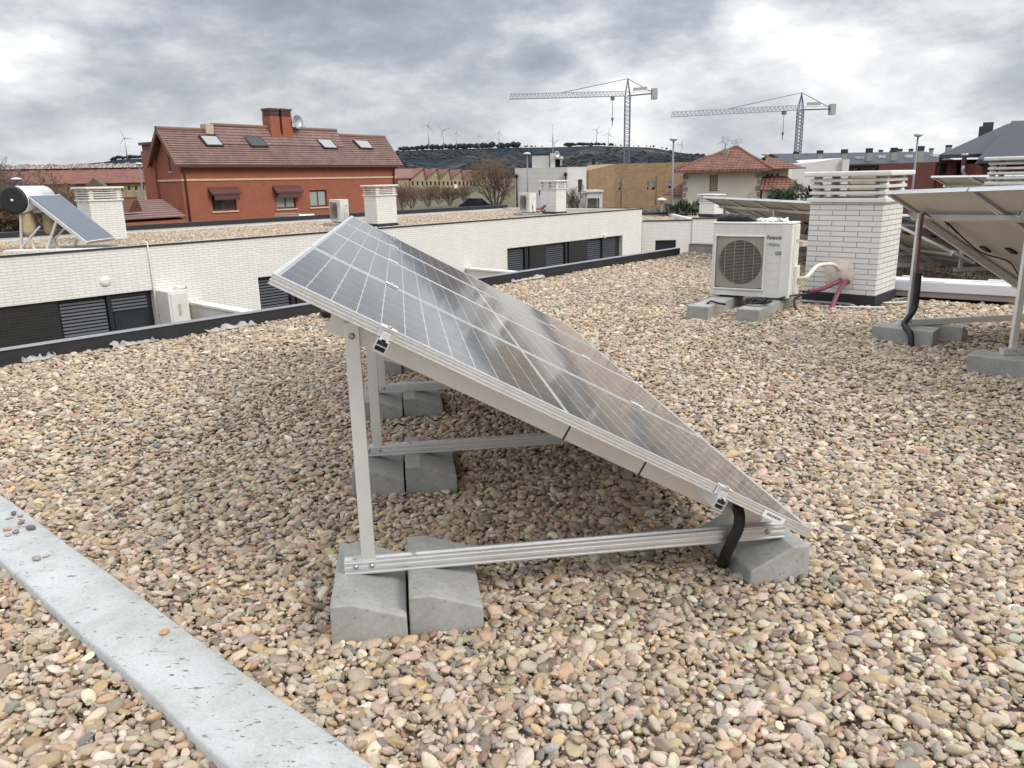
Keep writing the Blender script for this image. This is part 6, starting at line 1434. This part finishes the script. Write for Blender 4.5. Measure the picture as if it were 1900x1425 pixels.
# ================================================================ street lamps, car, trees
def lamp(u, vh, vb, Y, lab, disc=True, w=.25):
    top = at(u, vh, Y); g = gh(top.x, top.y); root = thing('street_lamp', (top.x, top.y, g), lab, 'street lamp', 'street lamps')
    m = MB(); m.tube([(top.x, top.y, g), (top.x, top.y, top.z - .15)], [.075, .05], 10); m.build('pole', M['lamp_pole'], root)
    m = MB(); m.lathe((top.x, top.y, top.z - .18), [(.06, 0), (w * .75, .05), (w, .11), (w * .8, .19), (w * .3, .24), (.02, .25)], 20); m.build('lamp_head', M['lamp_head'], root)
lamp(1250, 256, 390, 46, 'street lamp with round head in front of the tan brick building')
lamp(1704, 248, 350, 44, 'street lamp with round head before the slate terrace row')
lamp(978, 284, 365, 70, 'street lamp in front of the white modern house', w=.34)
lamp(257.5, 303, 385, 75, 'street lamp left of the red brick house', w=.36)
lamp(30, 331, 370, 60, 'street lamp among the bare trees at far left', w=.40)
p = at(1228, 369, 50); lamp(1228, 369, 390, 50, 'low pale lamp beside the lean-to of the hipped house', w=.32)
def car():
    c = at(882, 391, 105); root = thing('parked_car', (c.x, c.y, c.z), 'dark blue car parked beyond the far roof under the bare brown tree', 'car'); x = Vector((1, .15, 0)).normalized(); y = Vector((-x.y, x.x, 0))
    prof = [(-2.1, .35), (2.1, .35), (2.15, .8), (1.6, 1.0), (.9, 1.62), (-1.0, 1.68), (-1.75, 1.05), (-2.15, .9)]
    m = MB(); m.prism([c + x * a + UPV * b - y * .85 for a, b in prof], y * 1.7); m.build('body', M['car_paint'], root, bevel=.08)
    m = MB(); m.prism([c + x * a + UPV * b - y * .87 for a, b in ((1.4, 1.02), (.82, 1.52), (-.9, 1.56), (-1.5, 1.08))], y * 1.74); m.build('windows', M['glass'], root)
    for a in (-1.35, 1.35):
        for s in (-1, 1): m = MB(); m.lathe(c + x * a + y * s * .78 + UPV * .33, [(.2, -.1), (.33, -.08), (.33, .08), (.2, .1)], 16, y); m.build('wheel', M['rubber'], root)
car()
TRI = [(0, 1, 4, 3), (1, 2, 5, 4), (2, 0, 3, 5)]
def bare_tree(name, c, h, spread, seed, label, depth=6, mat='twig', trunk='bark', stems=1, cat='bare tree', group=None, up=.35, kids=3, r0=None, low=.25, rmin=0.0):
    r = random.Random(seed); big = MB(); tw = MB(); c = Vector(c)
    def seg(m, a, b, ra, rb):
        d = (b - a).normalized(); x = d.cross(Vector((.3, .8, .1))).normalized(); y = d.cross(x); P = []
        for q, rr in ((a, max(ra, rmin)), (b, max(rb, rmin))): P += [q + (x * math.cos(k * 2.094) + y * math.sin(k * 2.094)) * rr for k in range(3)]
        m.add(P, TRI, True)
    def grow(p, d, L_, rad, lev):
        n = 3 if lev > 2 else 2; m = big if lev >= depth - 2 else tw
        for i in range(n):
            d2 = (d + Vector((r.gauss(0, .16), r.gauss(0, .16), r.gauss(0, .10) + up * .12))).normalized(); q = p + d2 * L_ / n
            seg(m, p, q, rad * (1 - .25 * i / n), rad * (1 - .25 * (i + 1) / n)); p, d = q, d2
            if lev > 0 and i < n - 1 and r.random() < .75:
                e = (d + Vector((r.gauss(0, .7), r.gauss(0, .7), r.gauss(0, .35) + up * .2)) * spread).normalized(); grow(p, e, L_ * r.uniform(.55, .8), rad * .5, lev - 1)
        if lev > 0:
            for _ in range(kids if lev > 1 else kids):
                e = (d + Vector((r.gauss(0, .55), r.gauss(0, .55), r.gauss(0, .3) + up * .15)) * spread).normalized(); grow(p, e, L_ * r.uniform(.6, .85), rad * .58, lev - 1)
    root = thing(name, c, label, cat, group); R0 = r0 or h * .022
    for s in range(stems):
        a = 2 * math.pi * s / stems + r.random(); o = Vector((math.cos(a), math.sin(a), 0)) * (.0 if stems == 1 else .25 * spread)
        d = (UPV + o * (1.6 if stems > 1 else 0) + Vector((r.gauss(0, .06), r.gauss(0, .06), 0))).normalized(); grow(c + o * .6 - UPV * .1, d, h * low, R0 / (1 if stems == 1 else 1.6), depth)
    big.build('trunk', M[trunk], root, fix=False)
    if tw.f: tw.build('crown', M[mat], root, fix=False)
    return root
g = at(920, 380, 100); bare_tree('bare_tree', (g.x, g.y, gh(g.x, g.y)), 10.0, 1.3, 5, 'large bare reddish brown shrub-like tree left of the white modern house', 5, 'twig', 'bark', 10, up=.7, kids=2, low=.23, r0=.15, rmin=.011)
g = at(1066, 390, 74); bare_tree('bare_tree', (g.x, g.y, -2.6), 5.0, 1.0, 21, 'pruned bare tree against the right corner of the white modern house', 4, 'twig_grey', 'bark', 4, up=.9, kids=2, low=.26, r0=.16, rmin=.014)
g = at(1345, 380, 44); bare_tree('bare_tree', (g.x, g.y, -2.9), 4.6, 1.1, 33, 'small pruned bare tree in front of the hipped house', 3, 'twig_grey', 'twig_grey', 3, up=.6, kids=2, low=.3, r0=.09)
for k, (u, Y, h, sd, lab) in enumerate(((105, 62, 7.0, 41, 'dark bare tree behind the solar water heater, with a forked trunk'), (40, 66, 7.4, 43, 'bare brown tree at the left edge, taller than its neighbours'), (145, 70, 6.0, 44, 'bare brown tree between the heater and the first brick chimney'), (-25, 60, 7.4, 45, 'bare brown tree cut off by the left edge of the picture'), (75, 60, 6.0, 51, 'low bare tree just right of the heater tank'), (118, 57, 5.2, 52, 'small bare tree above the middle of the collector'), (12, 58, 6.2, 53, 'bare tree directly behind the black tank end'), (8, 85, 9.6, 47, 'thin bare tree poking over the old red ridge at far left'))):
    g = at(u, 380, Y); bare_tree('bare_tree', (g.x, g.y, gh(g.x, g.y)), h, 1.15, sd, lab, 5, 'twig_grey' if k % 2 else 'twig', 'bark', 1 if k in (0, 7) else 3, up=.35, kids=3, low=.25, r0=.15, rmin=.015)
for k, (u, Y, h, lab) in enumerate(((745, 90, 4.0, 'bare brown bush touching the corner of the red brick house'), (815, 104, 3.4, 'bare brown bush before the middle of the factory windows'), (765, 95, 3.6, 'bare brown bush second along from the red brick house corner'), (795, 98, 3.2, 'bare brown bush between two others right of the red house'), (835, 100, 3.0, 'bare brown bush between the red house and the dark car'), (862, 108, 3.0, 'bare reddish bush just left of the dark car'), (1210, 56, 3.0, 'grey bare bush behind the corner of the long white house'), (1232, 52, 2.8, 'grey bare bush at the foot of the lamp post'))):
    g = at(u, 385, Y); bare_tree('bare_bush', (g.x, g.y, gh(g.x, g.y) + (.6 if u < 900 else .3)), h, 1.2, 60 + k, lab, 3, 'twig_grey' if k > 5 else 'twig', 'twig_grey', 12, 'bush', None, up=.5, kids=3, low=.3, r0=.05, rmin=.013)
def shrub(u, v, Y, h, w, seed, label, mat='leaf', spiky=False):
    c = at(u, v, Y); c.z -= h * .5; r = random.Random(seed); m = MB(); root = thing('evergreen_shrub', (c.x, c.y, c.z), label, 'shrub')
    for _ in range(700):
        while True:
            p = Vector((r.uniform(-1, 1), r.uniform(-1, 1), r.uniform(-1, 1)))
            if .35 < p.length < 1: break
        q = c + Vector((p.x * w / 2, p.y * w / 2, (p.z + 1) * h / 2 * (.8 + .2 * math.sin(p.x * 6))))
        d = (p.normalized() + Vector((r.gauss(0, .5), r.gauss(0, .5), r.gauss(.3, .4)))).normalized(); s = d.cross(UPV).normalized(); L_ = r.uniform(.12, .26) * (1.6 if spiky else 1); W = L_ * (.12 if spiky else .35)
        m.add([q - s * W * .3, q + d * L_ * .5 - s * W, q + d * L_, q + d * L_ * .5 + s * W], [(0, 1, 2, 3)])
    m.build('foliage', M[mat], root, fix=False); m = MB(); m.tube([c, c + UPV * h * .6], .05, 6); m.build('stem', M['bark'], root)
shrub(1466, 366, 40, 1.3, 2.2, 1, 'rounded evergreen shrub below the terrace of the hipped house'); shrub(1448, 368, 41, 1.0, 1.4, 2, 'smaller evergreen shrub left of the rounded one by the terrace'); shrub(1512, 362, 38, .8, .8, 3, 'spiky dark plant by the wall beside the big chimney', 'pine', True)
for k, (u, w) in enumerate(((1258, 'left'), (1290, 'right'))): shrub(u, 391, 40, .8, 1.5, 7 + k, 'low greyish plants along the foot of the hipped house, %s clump' % w, 'leaf', True)
# garden wall strip with red coping beyond the far roof
p = at(1070, 387.5, 52); q = at(1166, 383.5, 52.5); hv = Vector((0, .3, 0)); m = MB(); m.hexa([Vector((p.x, p.y, -3.2)), Vector((q.x, q.y, -3.2)), Vector((q.x, q.y, -3.2)) + hv, Vector((p.x, p.y, -3.2)) + hv], [p, q, q + hv, p + hv]); o = m.build('garden_wall', M['red_tile']); tag(o, 'low wall with terracotta coping beyond the end of the far roof', 'wall')
# ================================================================ camera, light, sky
cam = bpy.data.cameras.new('Camera'); co_ = bpy.data.objects.new('Camera', cam); COL.objects.link(co_)
cam.sensor_width = 36; cam.lens = F_PX / 1900 * 36; cam.clip_start = .05; cam.clip_end = 12000
mx = Matrix((CR, CU, -_f)).transposed().to_4x4(); mx.translation = CP; co_.matrix_world = mx
sc.camera = co_
SUN_AZ, SUN_EL = 122.0, 40.0
sl = bpy.data.lights.new('Sun', 'SUN'); so = bpy.data.objects.new('Sun', sl); COL.objects.link(so)
sl.energy = 1.55; sl.angle = R_(24); sl.color = (1.0, .95, .87)
d = Vector((math.sin(R_(SUN_AZ)) * math.cos(R_(SUN_EL)), math.cos(R_(SUN_AZ)) * math.cos(R_(SUN_EL)), math.sin(R_(SUN_EL))))
so.rotation_euler = d.to_track_quat('Z', 'Y').to_euler(); so.location = (0, -20, 40)
w = bpy.data.worlds.new('World'); sc.world = w; w.use_nodes = True
nt = w.node_tree; N = nt.nodes; L = nt.links.new; bg = N['Background']; out = N['World Output']
sky = N.new('ShaderNodeTexSky'); sky.sky_type = 'NISHITA'; sky.sun_disc = False; sky.sun_elevation = R_(SUN_EL); sky.sun_rotation = R_(SUN_AZ)
sky.air_density = 1.2; sky.dust_density = 2.5
L(sky.outputs[0], bg.inputs[0]); bg.inputs[1].default_value = .1
def nd(t, **k):
    n = N.new(t)
    for a, v in k.items():
        if a[0] == '_': n.inputs[a[1:].replace('_', ' ')].default_value = v
        else: setattr(n, a, v)
    return n
def mt(op, a, b=0.0, c=0.0):
    n = N.new('ShaderNodeMath'); n.operation = op
    for i, x in enumerate((a, b, c)):
        if isinstance(x, (int, float)): n.inputs[i].default_value = x
        else: L(x, n.inputs[i])
    return n.outputs[0]
def rp(f, st):
    n = N.new('ShaderNodeValToRGB'); e = n.color_ramp.elements
    while len(e) < len(st): e.new(.5)
    for k, (p, c) in zip(e, st): k.position = p; k.color = (*c, 1) if isinstance(c, tuple) else (c, c, c, 1)
    L(f, n.inputs[0]); return n.outputs[0]
tc = N.new('ShaderNodeTexCoord'); sx = N.new('ShaderNodeSeparateXYZ'); L(tc.outputs['Generated'], sx.inputs[0])
zz = mt('MAXIMUM', sx.outputs[2], 0.0); h = mt('ADD', zz, .24)
cv = N.new('ShaderNodeCombineXYZ'); L(mt('DIVIDE', sx.outputs[0], h), cv.inputs[0]); L(mt('DIVIDE', sx.outputs[1], h), cv.inputs[1])
def noi(sc_, det, ro, dist, off, src=None, scl=(1.0, 1.0, 2.3)):
    m = nd('ShaderNodeMapping'); m.inputs['Location'].default_value = off; m.inputs['Scale'].default_value = scl; L(tc.outputs['Generated'], m.inputs[0])
    n = nd('ShaderNodeTexNoise', _Scale=sc_, _Detail=det, _Roughness=ro, _Distortion=dist); L(m.outputs[0], n.inputs['Vector']); return n.outputs['Fac']
n1 = noi(3.8, 12, .54, .15, (3.1, 1.7, .4)); n2 = noi(9.0, 12, .62, .12, (7.7, -2.2, 1.3)); n3 = noi(1.6, 3, .5, 0, (1.2, 5.5, 2.1)); n4 = noi(24.0, 10, .62, .1, (2.2, 4.4, -1.3))
cl = mt('ADD', mt('ADD', mt('MULTIPLY', n1, .58), mt('MULTIPLY', n2, .30)), mt('MULTIPLY', n4, .12))
def patch(u, v, r0, amp):                       # a thinner (or thicker) place in the cloud deck, ragged by the noise
    c = ray(u, v).normalized(); sb = nd('ShaderNodeVectorMath', operation='SUBTRACT'); L(tc.outputs['Generated'], sb.inputs[0]); sb.inputs[1].default_value = c
    ml = nd('ShaderNodeVectorMath', operation='MULTIPLY'); L(sb.outputs[0], ml.inputs[0]); ml.inputs[1].default_value = (1, 1, 1.9)
    ln = nd('ShaderNodeVectorMath', operation='LENGTH'); L(ml.outputs[0], ln.inputs[0])
    return mt('MULTIPLY', rp(mt('DIVIDE', ln.outputs[1], r0), [(0.0, 1.0), (.45, .6), (1.0, 0.0)]), amp)
for u, v, r0, amp in ((40, 120, .09, .14), (1545, 105, .085, .125), (1395, 20, .05, .12), (590, 135, .05, .08), (1010, 108, .05, -.13), (700, 40, .30, -.06), (1750, 150, .16, -.05), (1650, 245, .14, .10), (180, 275, .10, .06), (300, 40, .2, -.03), (1250, 60, .2, .05), (900, 220, .25, .06)):
    cl = mt('ADD', cl, patch(u, v, r0, amp))
ccol = rp(cl, [(.36, (.31, .345, .405)), (.44, (.40, .435, .49)), (.49, (.51, .54, .59)), (.535, (.65, .67, .70)), (.585, (.78, .79, .80)), (.65, (1.05, 1.04, 1.02))])
big = rp(n3, [(.35, .86), (.65, 1.10)])
mu = nd('ShaderNodeMix', data_type='RGBA', blend_type='MULTIPLY'); mu.inputs[0].default_value = 1; L(ccol, mu.inputs[6]); L(big, mu.inputs[7])
hz = rp(zz, [(0.0, 1.0), (.06, .5), (.14, 0.0)])       # paler band of cloud towards the horizon
mh = nd('ShaderNodeMix', data_type='RGBA'); L(mt('MULTIPLY', hz, .35), mh.inputs[0]); L(mu.outputs[2], mh.inputs[6]); mh.inputs[7].default_value = (.74, .76, .77, 1)
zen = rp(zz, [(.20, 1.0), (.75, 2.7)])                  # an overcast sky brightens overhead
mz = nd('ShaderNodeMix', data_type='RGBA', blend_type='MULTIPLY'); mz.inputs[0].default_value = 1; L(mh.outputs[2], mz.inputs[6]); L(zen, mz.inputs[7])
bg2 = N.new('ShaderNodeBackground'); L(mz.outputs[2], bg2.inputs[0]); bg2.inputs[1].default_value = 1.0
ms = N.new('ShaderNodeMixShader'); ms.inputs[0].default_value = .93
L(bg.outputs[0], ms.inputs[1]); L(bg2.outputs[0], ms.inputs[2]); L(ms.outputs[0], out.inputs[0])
vs = sc.view_settings; sc.display_settings.display_device = 'sRGB'; vs.view_transform = 'Standard'; vs.look = 'None'; vs.exposure = 0.26; vs.gamma = 1; vs.use_curve_mapping = False
sc.render.engine = 'CYCLES'
sc.cycles.max_bounces = 6; sc.cycles.diffuse_bounces = 3; sc.cycles.glossy_bounces = 3; sc.cycles.transmission_bounces = 2; sc.cycles.caustics_reflective = False; sc.cycles.caustics_refractive = False
sc.cycles.sample_clamp_indirect = 4
sc.cycles.use_denoising = True
